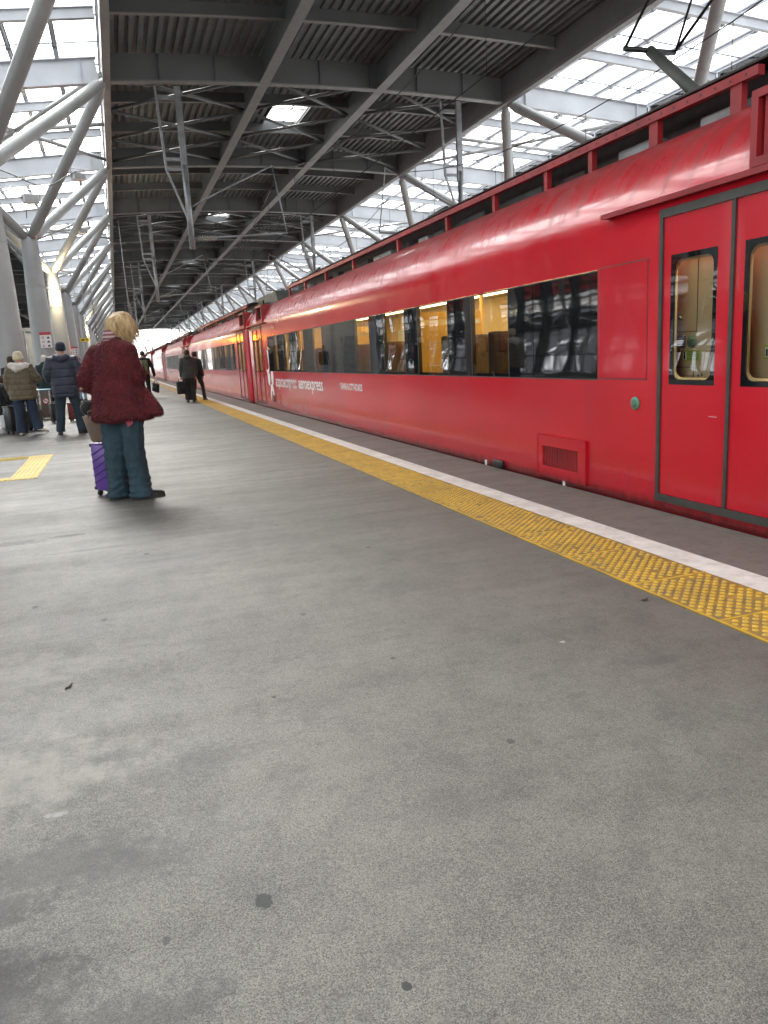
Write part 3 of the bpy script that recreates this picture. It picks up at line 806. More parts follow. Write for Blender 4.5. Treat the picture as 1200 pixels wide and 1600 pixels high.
# distant pale building, kiosk and bare trees at the far end
kb = empty('station_kiosk', (-5.0, 44, 0), 0, 'pale grey service kiosk seen at the left edge behind the nearest column', 'kiosk')
t = MB(); t.box(-1.4, 1.4, -3, 3, 0, 3.1); t.build('wall', MAT['kiosk'], kb)
t = MB(); t.box(-1.5, 1.5, -3.1, 3.1, 3.1, 3.28); t.build('roof', MAT['galv'], kb)
t = MB(); t.box(-.55, .45, -3.03, -3.0, .05, 2.2); t.build('door', MAT['galv'], kb)
t = MB(); t.tube([(1.1, -3.06, 0), (1.1, -3.06, 3.1)], .05, 8); t.build('downpipe', MAT['galv'], kb)
def bare_tree(x, y, h, seed, label):
    rnd = random.Random(seed)
    root = empty('bare_tree', (x, y, -1.3), 0, label, 'tree', 'bare trees beyond the platform end')
    tr = MB(); cr = MB()
    def br(mb, p, d, L, r, lv):
        q = p+d*L; mid = p.lerp(q, .5)+Vector((rnd.uniform(-1, 1), rnd.uniform(-1, 1), 0))*L*.06
        mb.tube([p, mid, q], [r, r*.8, r*.6], 5)
        if lv <= 0: return
        for _ in range(3 if lv > 1 else 4):
            nd = (d+Vector((rnd.uniform(-.8, .8), rnd.uniform(-.8, .8), rnd.uniform(-.1, .5)))).normalized()
            br(cr, p.lerp(q, rnd.uniform(.5, 1)), nd, L*rnd.uniform(.55, .75), r*.5, lv-1)
    br(tr, Vector((0, 0, 0)), Vector((.03, 0, 1)), h*.35, h*.022, 4)
    tr.build('trunk', MAT['bark'], root); cr.build('crown', MAT['bark'], root)
bare_tree(9.5, 232, 15, 3, 'bare winter tree beyond the platform end, nearer the train')
bare_tree(4.5, 250, 11, 5, 'small bare winter tree beyond the platform end, by the sky gap')

# ================================================================== THE TRAIN
HALF = 1.75
UP = [(0, -.0), (.0, .07), (0, .3), (0, .6), (0, .915), (0, 1.3), (0, 1.755), (0, 1.95), (.004, 2.06), (.03, 2.18), (.075, 2.29), (.14, 2.40), (.23, 2.50), (.35, 2.59), (.50, 2.66), (.75, 2.735), (1.2, 2.81), (HALF, 2.84)]
LOW = [(.16, -.95), (.10, -.5), (.03, -.2)]
PROF = LOW+UP+[(2*HALF-x, z) for x, z in UP[-2::-1]]+[(2*HALF-x, z) for x, z in LOW[::-1]]
PROF[len(LOW)] = (.006, 0)
def prof_x(z):
    for (xa, za), (xb, zb_) in zip(PROF, PROF[1:]):
        if za <= z <= zb_: return xa+(xb-xa)*(z-za)/(zb_-za)
    return 0
def carriage(name, y0, L, doors, band, panes, label, hero=False):
    c = empty(name, (A, y0, 0), 0, label, 'train carriage', 'carriages of the red train')
    dw = .675; DZ0, DZ1 = .07, 2.06
    holes = [(band[0], band[1], .915, 1.755)]+[(d-dw, d+dw, DZ0, DZ1) for d in doors]
    ys = sorted(set([0, .06, L-.06, L]+[h[0] for h in holes]+[h[1] for h in holes]+[L*k/8 for k in range(1, 8)]))
    t = MB(); n = len(PROF)
    def ins(y):  # rounded ends of the shell
        return .05 if y in (0, L) else 0
    vs = []
    for y in ys:
        k = ins(y)
        vs += [(x+(k if x < HALF else -k), y, z-(k if z > 2.5 else 0)) for x, z in PROF]
    fs = []
    for i in range(len(ys)-1):
        ym = (ys[i]+ys[i+1])/2
        for j in range(n-1):
            zm = (PROF[j][1]+PROF[j+1][1])/2
            if PROF[j][0] < 1 and PROF[j+1][0] < 1 and any(h[0] < ym < h[1] and h[2]-.01 < zm < h[3]+.01 for h in holes): continue
            fs.append((i*n+j, (i+1)*n+j, (i+1)*n+j+1, i*n+j+1))
    t.add(vs, fs, True)
    t.add([vs[j] for j in range(n)], [list(range(n))]); t.add([vs[(len(ys)-1)*n+j] for j in range(n)], [list(range(n))])
    body = t.build('body', MAT['red'], c, fix=False)
    # window ribbon: dark panels between the clear panes
    b0, b1 = band; edges = [b0]+[v for p in panes for v in p]+[b1]
    for k in range(0, len(edges), 2):
        a, b = edges[k], edges[k+1]
        cuts = [a, b]
        if hero and k == 0: cuts = [a, 4.57+0.0, b] if a < 4.57 < b else cuts
        for q in range(len(cuts)-1):
            t = MB(); t.box(.004, .03, cuts[q]+.006, cuts[q+1]-.006, .925, 1.745); t.build('window_panel', MAT['band'], c)
    t = MB()
    t.box(.001, .05, b0, b1, .915, .925); t.box(.001, .05, b0, b1, 1.745, 1.755)
    for v in edges: t.box(.0015, .05, v-.006, v+.006, .925, 1.745)
    t.build('window_frame', MAT['rubber'], c)
    for (a, b) in panes:
        t = MB(); t.add([(.006, a+.006, .955), (.006, a+.006, 1.745), (.006, b-.006, 1.745), (.006, b-.006, .955)], [(0, 1, 2, 3)]); wn = t.build('window', MAT['glass'], c, fix=False)
        t = MB(); t.box(.005, .03, a+.006, b-.006, .925, .955); t.build('lower_rim', MAT['band'], wn)
    # saloon behind the ribbon
    t = MB()
    t.cur = 0
    t.box(.02, 3.3, b0, b1, .05, .10); t.box(3.2, 3.3, b0, b1, .1, 2.25); t.box(.06, 3.3, b0-.05, b0, .05, 2.10); t.box(.06, 3.3, b1, b1+.05, .05, 2.10)
    t.cur = 1; t.box(.15, 3.3, b0, b1, 2.10, 2.2)
    t.box(.04, .09, b0, b1, .1, .90); t.box(3.12, 3.19, b0, b1, .1, .95)
    t.cur = 1
    for p in panes: t.box(3.18, 3.199, p[0], p[1], 1.0, 1.75)
    t.build('saloon', [MAT['cream'], MAT['kiosk']], c)
    t = MB()
    for x in (.85, 2.2): t.box(x, x+.16, b0+.4, b1-.4, 2.05, 2.09)
    t.build('ceiling_lamp', MAT['lamp_warm'], c)
    step = (b1-b0-1.2)/10 if hero else (b1-b0-1.2)/9
    for k in range(10 if hero else 9):
        y = b0+1.05+k*step
        t = MB()
        for x0 in (.22, 1.95):
            t.cur = 0
            t.rbox(x0, x0+1.0, y-.09, y+.05, .45, 1.38, .04)
            t.rbox(x0, x0+1.0, y-.09, y+.46, .42, .56, .04)
            t.cur = 1; t.rbox(x0+.06, x0+.46, y-.10, y+.06, 1.16, 1.36, .03); t.rbox(x0+.54, x0+.94, y-.10, y+.06, 1.16, 1.36, .03)
        t.build('seat_row', [MAT['seat'], MAT['seat_red']], c)
    for (a, b) in panes[::2]:
        t = MB(); t.box(.35, 1.25, a+.30, a+.34, .5, 1.55); t.tube([(.32, a+.32, .1), (.32, a+.32, 2.1)], .03, 8); t.tube([(1.28, a+.32, .1), (1.28, a+.32, 2.1)], .03, 8)
        t.box(.35, 1.25, a+.31, a+.33, 1.62, 1.72)
        t.build('partition', MAT['amber_panel'], c)
    t = MB(); t.box(2.55, 2.6, b0+.4, b1-.4, 1.05, 1.42); 
    for k in range(9): t.box(2.5, 2.56, b0+.8+k*step, b0+1.5+k*step, .5, 1.42)
    t.build('amber_panelling', MAT['amber_panel'], c)
    # doors
    for di, d in enumerate(doors):
        t = MB()
        for a, b in ((d-dw, d-dw+.034), (d+dw-.034, d+dw), (d-.014, d+.014)): t.box(-.010, .03, a, b, DZ0+.05, DZ1-.055)
        t.box(-.014, .03, d-dw, d+dw, DZ0, DZ0+.05); t.box(-.012, .03, d-dw, d+dw, DZ1-.055, DZ1)
        t.build('door_frame', MAT['rubber'], c)
        # vestibule behind the glass
        t = MB(); t.cur = 0; t.box(1.0, 1.04, d-.9, d+.9, .06, 2.15); t.box(.06, 1.04, d-.95, d-.9, .06, 2.10); t.box(.06, 1.04, d+.9, d+.95, .06, 2.10)
        t.box(.08, 1.0, d-.9, d+.9, 2.10, 2.15); t.box(.05, 1.0, d-.9, d+.9, .02, .06)
        t.build('vestibule', MAT['cream_panel'], c)
        t = MB(); t.box(.05, .12, d-.6, d+.85, 2.075, 2.095); t.build('ceiling_lamp', MAT['lamp_cream'], c)
        for sgn in (-1, 1):
            a, b = (d-dw+.036, d-.016) if sgn < 0 else (d+.016, d+dw-.036)
            wa, wb = (a+.085, b-.085) if sgn < 0 else (a+.105, b-.062)
            wa, wb = a+.115, b-.076
            wz0, wz1 = .90, 1.755
            t = MB(); x0, x1 = .002, .035
            t.box(x0, x1, a, wa, DZ0+.052, DZ1-.057); t.box(x0, x1, wb, b, DZ0+.052, DZ1-.057)
            t.box(x0+.0003, x1, wa, wb, DZ0+.052, wz0); t.box(x0+.0003, x1, wa, wb, wz1, DZ1-.057)
            dr = t.build('door', MAT['red_door'], c)
            # black rim with a round-cornered clear field
            bw = .034; r = .06; outer = []; inner = []
            for cyy, czz, a0 in ((wb, wz1, 0), (wa, wz1, 90), (wa, wz0, 180), (wb, wz0, 270)):
                iy = cyy-(bw+r)*(1 if cyy == wb else -1); iz = czz-(bw+r)*(1 if czz == wz1 else -1)
                for k in range(6):
                    an = R(a0+18*k); inner.append((iy+r*math.cos(an), iz+r*math.sin(an))); outer.append((cyy, czz))
            t = MB(); m = len(inner)
            vs = [(.001, y, z) for y, z in outer]+[(.001, y, z) for y, z in inner]+[(.03, y, z) for y, z in inner]
            t.add(vs, [(k, (k+1) % m, m+(k+1) % m, m+k) for k in range(m)]+[(m+k, m+(k+1) % m, 2*m+(k+1) % m, 2*m+k) for k in range(m)])
            rim = t.build('window_rim', MAT['black_glass'], dr)
            t = MB(); t.add([(.004, y, z) for y, z in inner], [list(range(m))[::-1]]); t.build('window', MAT['door_glass'], dr, fix=False)
            # cream lining round the inside of the opening
            t = MB(); k2 = .985; cyc, czc = (wa+wb)/2, (wz0+wz1)/2
            inn = [(cyc+(y-cyc)*k2, czc+(z-czc)*.965) for y, z in inner]
            vs = [(.012, y, z) for y, z in inner]+[(.03, y, z) for y, z in inn]
            t.add(vs, [(k, (k+1) % m, m+(k+1) % m, m+k) for k in range(m)]); t.build('inner_lining', MAT['cream_panel'], dr)
        # louvred box over the doors
        t = MB(); z0, z1 = 2.15, 2.56; a, b = d-.95, d-.10
        t.box(-.004, .5, a, a+.05, z0, z1); t.box(-.004, .5, b-.05, b, z0, z1); t.box(-.004, .5, a+.05, b-.05, z0, z0+.05); t.box(-.004, .55, a+.05, b-.05, z1-.045, z1)
        t.box(.04, .06, a+.10, a+.14, z0+.05, z1-.045); t.box(.02, .05, b-.12, b-.08, z0+.05, z1-.045)
        lb = t.build('louvre_box', MAT['red_metal'], c)
        t = MB(); t.box(.11, .13, a+.05, b-.05, z0+.05, z1-.045)
        for k in range(11): t.beam((.07, a+.05, z0+.07+k*.03), (.07, b-.05, z0+.07+k*.03), .05, .010, (-.7, 0, 1))
        t.build('louvres', MAT['black'], lb)
        t = MB(); t.box(-.045, .012, d-1.3, d+1.3, 2.105, 2.125); t.box(-.05, -.04, d-1.3, d+1.3, 2.10, 2.135)
        t.build('gutter', MAT['red_metal'], c)
    # roof rails, equipment well and boxes
    t = MB(); posts = [2.75, 3.6, 4.45, 5.2, 6.3, 7.6, 9.4, 11.7, 13.6, 15.4, 17.0] if hero else [3, 5.5, 8, 10.5, 13, 15.5, 17.5]
    r0, r1 = (2.55, 17.2)
    for q in posts: t.box(.52, .57, q-.05 if q in posts[:2] else q-.03, q+.05 if q in posts[:2] else q+.03, 2.655, 2.84)
    t.box(.505, .56, r0, r1, 2.84, 2.90)
    if hero:
        y = r0+.1
        while y < r0+6:
            t.cur = 1; t.box(.5035, .51, y-.008, y+.008, 2.862, 2.878); y += .14
    t.build('roof_rail', [MAT['red_metal'], MAT['black']], c)
    t = MB(); t.cur = 0; t.box(.80, .84, r0-1.2, r1, 2.70, 2.955); t.box(.60, 1.3, r0-.2, r1, 2.955, 2.968)
    t.cur = 1; t.box(.95, 2.5, r0+4, r1-1, 2.8, 2.975)
    rnd = random.Random(11)
    y = r0
    while y < r1-1:
        L2 = rnd.uniform(.3, 1.1); t.cur = rnd.choice((1, 1, 0, 2)); t.rbox(.62, .78, y, y+L2, 2.68, 2.74+rnd.uniform(0, .05), .02); y += L2+rnd.uniform(.1, .6)
    t.build('roof_equipment', [MAT['dark_red'], MAT['soot'], MAT['galv']], c)
    t = MB(); t.cur = 0
    t.poly([(1.0, r0-2.5, 2.80), (1.0, r0+2.4, 2.80), (1.0, r0+1.7, 3.14), (1.0, r0-2.2, 3.14)], (1.5, 0, 0))
    if hero: t.cur = 1; t.rbox(.7, 1.3, r0-1.5, r0-.6, 2.78, 2.98, .08)
    t.build('roof_cover', [MAT['roofgrey'], MAT['soot']], c)
    y = r0+2.6
    while y < r1-.6:
        L2 = rnd.uniform(.15, .8); t = MB(); hh = rnd.uniform(3.02, 3.12)
        t.rbox(.95, 1.35, y, y+L2, 2.90, hh, .03)
        if rnd.random() < .5: t.tube([(1.0, y+L2*.5, hh-.02), (1.0, y+L2*.5, hh+.05), (1.0, y+L2+.3, hh+.03), (1.0, y+L2+.35, 2.96)], .018, 6)
        t.build('roof_fitting', MAT[rnd.choice(('soot', 'soot', 'roofgrey', 'dark_red'))], c); y += L2+rnd.uniform(.15, .9)
    for k in range(5):
        t = MB(); y = 8+k*.5; t.lathe([(.05, 2.85), (.09, 2.9), (.05, 2.93), (.09, 2.97), (.05, 3.0), (.09, 3.04), (.04, 3.1)], (1.2, y*1.7-6, 0), 10)
        t.build('insulator', MAT['insul'], c)
    # bogies and underframe
    t = MB(); t.box(.25, 3.25, .3, L-.3, -.85, -.2)
    for yc in (3, L-3):
        for dy in (-1.2, 1.2):
            for x in (.95, 2.5): t.lathe([(.45, -.06), (.47, -.03), (.47, .03), (.45, .06)], (0, 0, 0), 18, M=Matrix.Translation((x, yc+dy, -.55)) @ Matrix.Rotation(PI/2, 4, 'Y'))
    t.build('underframe', MAT['soot'], c)
    t = MB(); t.box(.3, 3.2, L, L+.42, -.6, 2.55)
    for k in range(4): t.box(.22, 3.28, L+.06+k*.09, L+.10+k*.09, -.6, 2.62)
    t.build('gangway_bellows', MAT['black'], c)
    # lettering and emblem on the side; the words run towards the near end
    def W(y): return y-y0
    ty = 18.6-1.75 if hero else L-3.4
    XD, YD = (0, -1, 0), (0, 0, 1)
    text_obj('lettering', 'аэроэкспресс', MAT['decal'], c, (-.002, ty, .50), 2.28, .25, XD, YD, .0015, .016)
    text_obj('lettering', 'aeroexpress', MAT['decal'], c, (-.002, ty-2.47, .50), 2.05, .25, XD, YD, .0015, .016)
    text_obj('slogan', 'TAWIA & CITY-ROADS', MAT['decal'], c, (-.002, ty-5.72, .645), 1.26, .11, XD, YD, .0015, .02)
    e0 = ty+.72
    def E(pts): return [(-.0035, e0+a, z) for a, z in pts]
    t = MB()
    t.poly(E([(.08, 1.47), (.16, 1.42), (.06, 1.2), (.05, 1.0), (.24, .93), (.14, .88), (.20, .80), (.26, .84), (.40, .93), (.33, .84), (.18, .92), (.0, .98), (-.02, 1.2), (-.02, 1.4), (-.14, 1.46)][:4]+[(.30, .94), (.42, .96), (.28, .86), (.12, .86), (.0, 1.0), (-.02, 1.2), (-.01, 1.4)]), (.002, 0, 0))
    t.poly(E([(.30, .86), (.22, .90), (.02, .86), (-.02, .74), (.04, .62), (.14, .56), (.24, .62), (.28, .74)]), (.0021, 0, 0))
    t.poly(E([(-.20, .92), (-.42, .92), (-.45, .80), (-.40, .64), (-.30, .56), (-.20, .62), (-.16, .76)]), (.0022, 0, 0))
    t.poly(E([(-.02, .60), (-.30, .60), (-.42, .38), (-.40, .24), (-.28, .34), (-.24, .44), (-.12, .44), (-.10, .34), (.02, .20), (.06, .34), (.02, .46)]), (.0023, 0, 0))
    t.build('emblem', MAT['decal'], c)
    t = MB(); t.poly(E([(-.12, 1.50), (.04, 1.52), (.10, 1.46), (-.30, 1.44)]), (.002, 0, 0)); t.build('emblem_beak', MAT['decal_y'], c)
    t = MB(); t.box(-.004, .01, ty+.12, ty+.50, .12, .125); t.box(-.004, .01, ty+.12, ty+.126, .12, .42); t.box(-.004, .01, ty+.494, ty+.5, .12, .42); t.box(-.006, .01, ty+.2, ty+.4, .18, .34)
    t.build('hatch', MAT['dark_red'], c)
    return c
P1 = 1.75
hero_panes = [(6.79-P1, 7.62-P1), (8.24-P1, 9.18-P1), (9.64-P1, 10.49-P1), (11.13-P1, 11.9-P1), (13.95-P1, 14.74-P1), (15.4-P1, 16.14-P1), (16.78-P1, 17.45-P1), (18.1-P1, 18.6-P1)]
hero = carriage('train_carriage', P1, 20.25, [3.905-P1, 20.75-P1], (5.31-P1, 19.30-P1), hero_panes,
                'nearest red carriage, with a green door button and a low vent grille', True)
def W(y): return y-P1
# things only the near carriage shows
t = MB(); a, b, z0, z1 = W(4.70), W(5.29), .925, 1.765
for q in ((a, a+.006, z0, z1), (b-.006, b, z0, z1)): t.box(-.0008, .01, q[0], q[1], q[2], q[3])
t.box(-.0009, .01, a, b, z0, z0+.007); t.box(-.0009, .01, a, b, z1-.007, z1); t.build('panel_seam', MAT['rubber'], hero)
t = MB(); t.box(-.003, .012, a+.008, b-.008, z0+.01, z1-.01); t.build('blank_panel', MAT['red_door'], hero)
bt = MB(); Mx = Matrix.Translation((-.001, W(4.826), .755)) @ Matrix.Rotation(-PI/2, 4, 'Y')
bt.lathe([(.048, 0), (.048, .010), (.040, .016), (.02, .016)], n=20, M=Mx)
bo = bt.build('door_button', MAT['button'], hero)
bt = MB(); bt.lathe([(.030, .0155), (.030, .022), (.024, .025), (.005, .025)], n=16, M=Mx); bt.build('button_cap', MAT['green_st'], bo)
t = MB(); a, b, z0, z1 = W(5.46), W(6.22), .055, .405
t.box(-.020, .01, a, b, z1-.085, z1); t.box(-.020, .01, a, b, z0, z0+.085); t.box(-.020, .01, a, a+.10, z0+.085, z1-.085); t.box(-.020, .01, b-.08, b, z0+.085, z1-.085)
t.box(-.026, .01, a-.012, b+.012, z1, z1+.012); t.box(-.024, .01, a-.012, b+.012, z0-.012, z0); t.box(-.025, .01, a-.012, a, z0, z1); t.box(-.025, .01, b, b+.012, z0, z1)
vg = t.build('vent_grille', MAT['red_door'], hero)
t = MB(); t.cur = 0; t.box(-.003, .0, a+.1, b-.08, z0+.085, z1-.085)
t.cur = 1
for k in range(21):
    y = a+.115+k*.0275; t.box(-.012, -.003, y, y+.011, z0+.086, z1-.086)
t.build('slats', [MAT['black'], MAT['red_metal']], vg)
t = MB(); t.rbox(-.05, .01, W(6.92), W(7.10), .015, .085, .02); t.build('step_lamp', MAT['black'], hero)
t = MB(); t.box(-.012, .0, W(5.79), W(5.815), -.02, .05); t.box(-.03, -.012, W(5.72), W(5.815), -.02, -.002); t.box(-.012, 0, W(7.32), W(7.345), .0, .05); t.build('clip', MAT['decal'], hero)
t = MB(); a = W(4.52)
t.box(-.0012, .004, W(4.0), W(4.07), .70, .702); t.build('scratch', MAT['decal'], hero)
# cabinet door, stickers behind the near door window
X0 = .10; KS = (A+X0)/A
def WK(y): return y*KS-P1
def ZK(z): return 1.22+(z-1.22)*KS
t = MB(); t.box(X0, .9, W(3.95), W(5.1), .1, 2.06); cab = t.build('vestibule_cabinet', MAT['cream_panel'], hero)
def decal(nm, y0, y1, z0, z1, m, dx=.003, par=cab): 
    t = MB(); t.box(X0-dx, X0-.0005, WK(y0), WK(y1), ZK(z0), ZK(z1)); return t.build(nm, m, par)
def seam(y0, y1, z0, z1):
    t = MB()
    for q in ((y0, y1, z0, z0+.005), (y0, y1, z1-.005, z1), (y0, y0+.005, z0+.005, z1-.005), (y1-.005, y1, z0+.005, z1-.005)): t.box(X0-.002, X0, WK(q[0]), WK(q[1]), ZK(q[2]), ZK(q[3]))
    t.build('hatch_seam', MAT['rubber'], cab)
seam(4.20, 4.395, 1.246, 1.95); seam(4.22, 4.40, .915, 1.02)
decal('notice', 4.305, 4.39, 1.147, 1.222, MAT['navy_st'])
for k in range(4): decal('notice_text', 4.313, 4.382, 1.156+k*.016, 1.163+k*.016, MAT['sign_white'], .0045)
t = MB(); t.lathe([(.046, 0), (.046, .003), (.01, .003)], n=20, M=Matrix.Translation((X0-.0005, WK(4.245), ZK(1.184))) @ Matrix.Rotation(-PI/2, 4, 'Y')); t.build('round_notice', MAT['green_st'], cab)
decal('lime_notice', 4.165, 4.33, 1.058, 1.128, MAT['lime'])
decal('lime_notice_pictogram', 4.292, 4.322, 1.066, 1.118, MAT['sign_white'], .0045)
t = MB(); t.box(X0-.006, X0-.0046, WK(4.300), WK(4.314), ZK(1.07), ZK(1.100)); t.lathe([(.008, 0), (.008, .0015)], n=10, M=Matrix.Translation((X0-.0046, WK(4.307), ZK(1.109))) @ Matrix.Rotation(-PI/2, 4, 'Y')); t.build('walker_mark', MAT['black'], cab)
for k in range(4): decal('lime_notice_text', 4.178, 4.280-.02*(k % 2), 1.068+k*.015, 1.074+k*.015, MAT['green_st'], .0045)
t = MB(); t.lathe([(.014, 0), (.014, .012), (.004, .014)], n=10, M=Matrix.Translation((X0-.001, WK(4.355), ZK(1.337))) @ Matrix.Rotation(-PI/2, 4, 'Y')); t.build('lock', MAT['galv'], cab)
decal('small_mark', 4.168, 4.18, .955, .975, MAT['rubber']); decal('small_mark', 4.138, 4.15, .96, .978, MAT['rubber'])
t = MB(); t.box(X0, .9, W(3.1), W(3.93), .1, 2.06); cab2 = t.build('vestibule_cabinet', MAT['cream_panel'], hero)
decal('lime_notice', 3.47, 3.635, 1.065, 1.145, MAT['lime'], .003, cab2); decal('lime_notice_pictogram', 3.592, 3.625, 1.075, 1.132, MAT['sign_white'], .0045, cab2)
t = MB(); t.box(X0-.006, X0-.0046, WK(3.602), WK(3.617), ZK(1.08), ZK(1.122)); t.build('walker_mark', MAT['black'], cab2)
# pantograph on its roof
t = MB()
def T(*p): return [(x-A, y-P1, z) for x, y, z in p]
pan = empty('pantograph', (0, 0, 0)); pan.parent = hero
base = [(5.35, 6.45, 3.42), (5.35, 5.0, 3.42)]
t.beam(*T((5.0, 6.7, 2.98), (5.0, 4.6, 2.98)), .08, .08); t.beam(*T((5.75, 6.7, 2.98), (5.75, 4.6, 2.98)), .08, .08)
t.tube(T((5.35, 6.1, 3.2), (5.35, 7.02, 4.0)), [.06, .05], 10); t.tube(T((5.35, 5.2, 3.2), (5.35, 4.25, 4.0)), [.06, .05], 10)
t.tube(T((5.0, 6.1, 3.05), (5.0, 6.1, 3.2), (5.75, 6.1, 3.2), (5.75, 6.1, 3.05)), .05, 8); t.tube(T((5.0, 5.2, 3.05), (5.0, 5.2, 3.2), (5.75, 5.2, 3.2), (5.75, 5.2, 3.05)), .05, 8)
t.build('lower_arm', MAT['roofgrey'], pan)
t = MB()
t.tube(T((5.05, 7.02, 4.0), (5.65, 7.02, 4.0)), .026, 8); t.tube(T((5.05, 4.25, 4.0), (5.65, 4.25, 4.0)), .035, 8)
for x in (5.06, 5.64):
    t.tube(T((x, 7.02, 4.0), (5.35+(x-5.35)*1.5, 5.7, 4.86)), .016, 6); t.tube(T((x, 4.25, 4.0), (5.35+(x-5.35)*1.5, 5.6, 4.86)), .016, 6)
t.tube(T((5.64, 7.0, 4.0), (5.1, 5.7, 4.85)), .013, 6)
t.box(4.4-A, 6.3-A, 5.5-P1, 5.56-P1, 4.86, 4.90); t.box(4.4-A, 6.3-A, 5.76-P1, 5.82-P1, 4.86, 4.90)
t.build('upper_arm', MAT['black'], pan)
for x in (5.0, 5.75):
    for y in (6.6, 4.7): t = MB(); t.lathe([(.05, 2.78), (.09, 2.80), (.05, 2.83), (.09, 2.86), (.05, 2.9), (.07, 2.94)], (x-A, y-P1, 0), 10); t.build('insulator', MAT['red_metal'], pan)
t = MB(); t.lathe([(.045, 2.8), (.045, 3.36), (.06, 3.37), (.06, 3.42), (.04, 3.43)], (5.6-A, 6.3-P1, 0), 10); t.build('insulator', MAT['red_metal'], pan)

Lc = 20.25
pn = []
yy = 3.0
while yy < Lc-4.2: pn.append((yy, yy+.80)); yy += 1.42
sec = carriage('train_carriage', 22.45, Lc, [1.2, Lc-1.2], (2.45, Lc-3.2), pn, 'second red carriage, just beyond the first coupling, behind the two men')
for k, lab in enumerate(('third red carriage, beyond the man in the grey-green jacket', 'fourth red carriage, small and far along the platform edge',
                         'fifth red carriage, tiny beside the man with the backpack', 'last visible red carriage at the far end of the train')):
    c = copy_tree(sec); c.location.y = 22.45+20.7*(k+1); c['label'] = lab

# ------------------------------------------------------------------ signs
def picto_sign(y, label, rz=.1):
    s = empty('pictogram_sign', (CX+.12, y-.42, 2.0), rz, label, 'sign', 'pictogram signs on the columns')
    t = MB(); t.box(-.18, .18, 0, .015, 0, .52); t.build('board', MAT['sign_white'], s)
    t = MB(); t.box(-.182, .182, -.004, .016, .43, .521); t.build('header', MAT['sign_red'], s)
    t = MB()
    for r in range(3):
        for q in range(2):
            x = -.085+.17*q; z = .07+.135*r
            t.cur = 0 if q else 1
            if q: t.poly([(x-.05, -.003, z-.035), (x+.05, -.003, z-.035), (x+.035, -.003, z+.01), (x, -.003, z+.045), (x-.035, -.003, z+.01)], (0, .002, 0))
            else:
                t.lathe([(.042, 0), (.042, .002)], n=14, M=Matrix.Translation((x, -.001, z)) @ Matrix.Rotation(PI/2, 4, 'X'))
                t.cur = 2; t.lathe([(.026, 0), (.026, .0025)], n=12, M=Matrix.Translation((x, -.0015, z)) @ Matrix.Rotation(PI/2, 4, 'X'))
    t.build('pictograms', [MAT['sign_grey'], MAT['sign_red'], MAT['sign_white']], s)
    t = MB(); t.box(-.2, .2, .015, .06, .08, .12); t.box(-.2, .2, .015, .06, .38, .42); t.build('strap', MAT['galv'], s)
picto_sign(29.6, 'white sign with red header and pictograms on the second column, above the navy coat')
picto_sign(49.6, 'small white sign with red header farther down the column row')
b = empty('departure_board', (.12, 45, 2.28), 0, 'amber departure board hanging over the platform, its lettering glowing', 'display board')
t = MB(); t.rbox(-.80, .80, -.08, .08, 0, .36, .03); t.build('housing', MAT['black'], b)
t = MB(); t.box(-.76, .76, -.084, -.0805, .05, .31); t.build('screen', MAT['led'], b)
t = MB(); t.tube([(-.9, 0, .36), (-.9, 0, 6.9)], .025, 6); t.tube([(.9, 0, .36), (.9, 0, 6.9)], .025, 6); t.build('hanging_rod', MAT['galv'], b)
b = empty('yellow_sign', (-1.75, 56, 3.0), 0, 'small yellow hanging sign beside the woman\'s shoulder, far down the platform', 'sign')
t = MB(); t.box(-.28, .28, -.03, .03, 0, .24); t.build('board', MAT['sign_yellow'], b)
t = MB(); t.box(-.2, -.02, -.035, -.03, .07, .17); t.box(.04, .2, -.035, -.03, .10, .14); t.build('arrow', MAT['black'], b)
t = MB(); t.tube([(-.25, 0, .24), (-.25, 0, 5.4)], .02, 6); t.tube([(.25, 0, .24), (.25, 0, 5.4)], .02, 6); t.build('hanging_rod', MAT['galv'], b)
b = empty('information_pillar', (-1.92, 23.4, 0), 0, 'narrow red information pillar behind the rubbish bin', 'pillar')
t = MB(); t.rbox(-.13, .13, -.08, .08, .02, 1.36, .03); t.build('casing', MAT['sign_red'], b)
t = MB(); t.rbox(-.2, .2, -.15, .15, 0, .03, .03); t.build('base', MAT['galv'], b)
t = MB(); t.box(-.07, .07, -.086, -.08, 1.08, 1.2); t.lathe([(.05, 0), (.05, .004)], n=14, M=Matrix.Translation((0, -.081, .9)) @ Matrix.Rotation(PI/2, 4, 'X')); t.build('mark', MAT['sign_white'], b)
# rubbish bin
b = empty('rubbish_bin', (-1.88, 21.9, 0), 0, 'steel and brown rubbish bin with pale blue liner and a no smoking mark', 'rubbish bin')
t = MB(); t.rbox(-.20, .20, -.17, .17, .03, .74, .05); t.build('body', MAT['binbrown'], b)
t = MB(); t.tube([(-.16, -.155, .03), (-.16, -.155, .74)], .045, 10); t.tube([(-.06, -.165, .03), (-.06, -.165, .74)], .03, 10); t.tube([(.18, -.155, .03), (.18, -.155, .74)], .02, 10)
t.rbox(-.21, .21, -.18, .18, 0, .05, .05); t.build('steel_trim', MAT['binsteel'], b)
t = MB(); t.rbox(-.215, .215, -.185, .185, .735, .775, .05); t.build('liner', MAT['blueliner'], b)
t = MB(); Mr = Matrix.Translation((.08, -.172, .47)) @ Matrix.Rotation(PI/2, 4, 'X')
t.cur = 0; t.lathe([(.075, 0), (.075, .003)], n=20, M=Mr); t.cur = 1; t.lathe([(.058, .0), (.058, .0035)], n=20, M=Mr); t.cur = 0; t.beam((.03, -.1765, .52), (.13, -.1765, .42), .003, .018, (1, 0, 1))
t.cur = 2; t.box(.04, .12, -.1775, -.1765, .463, .477)
t.build('no_smoking_mark', [MAT['sign_red'], MAT['sign_white'], MAT['black']], b)

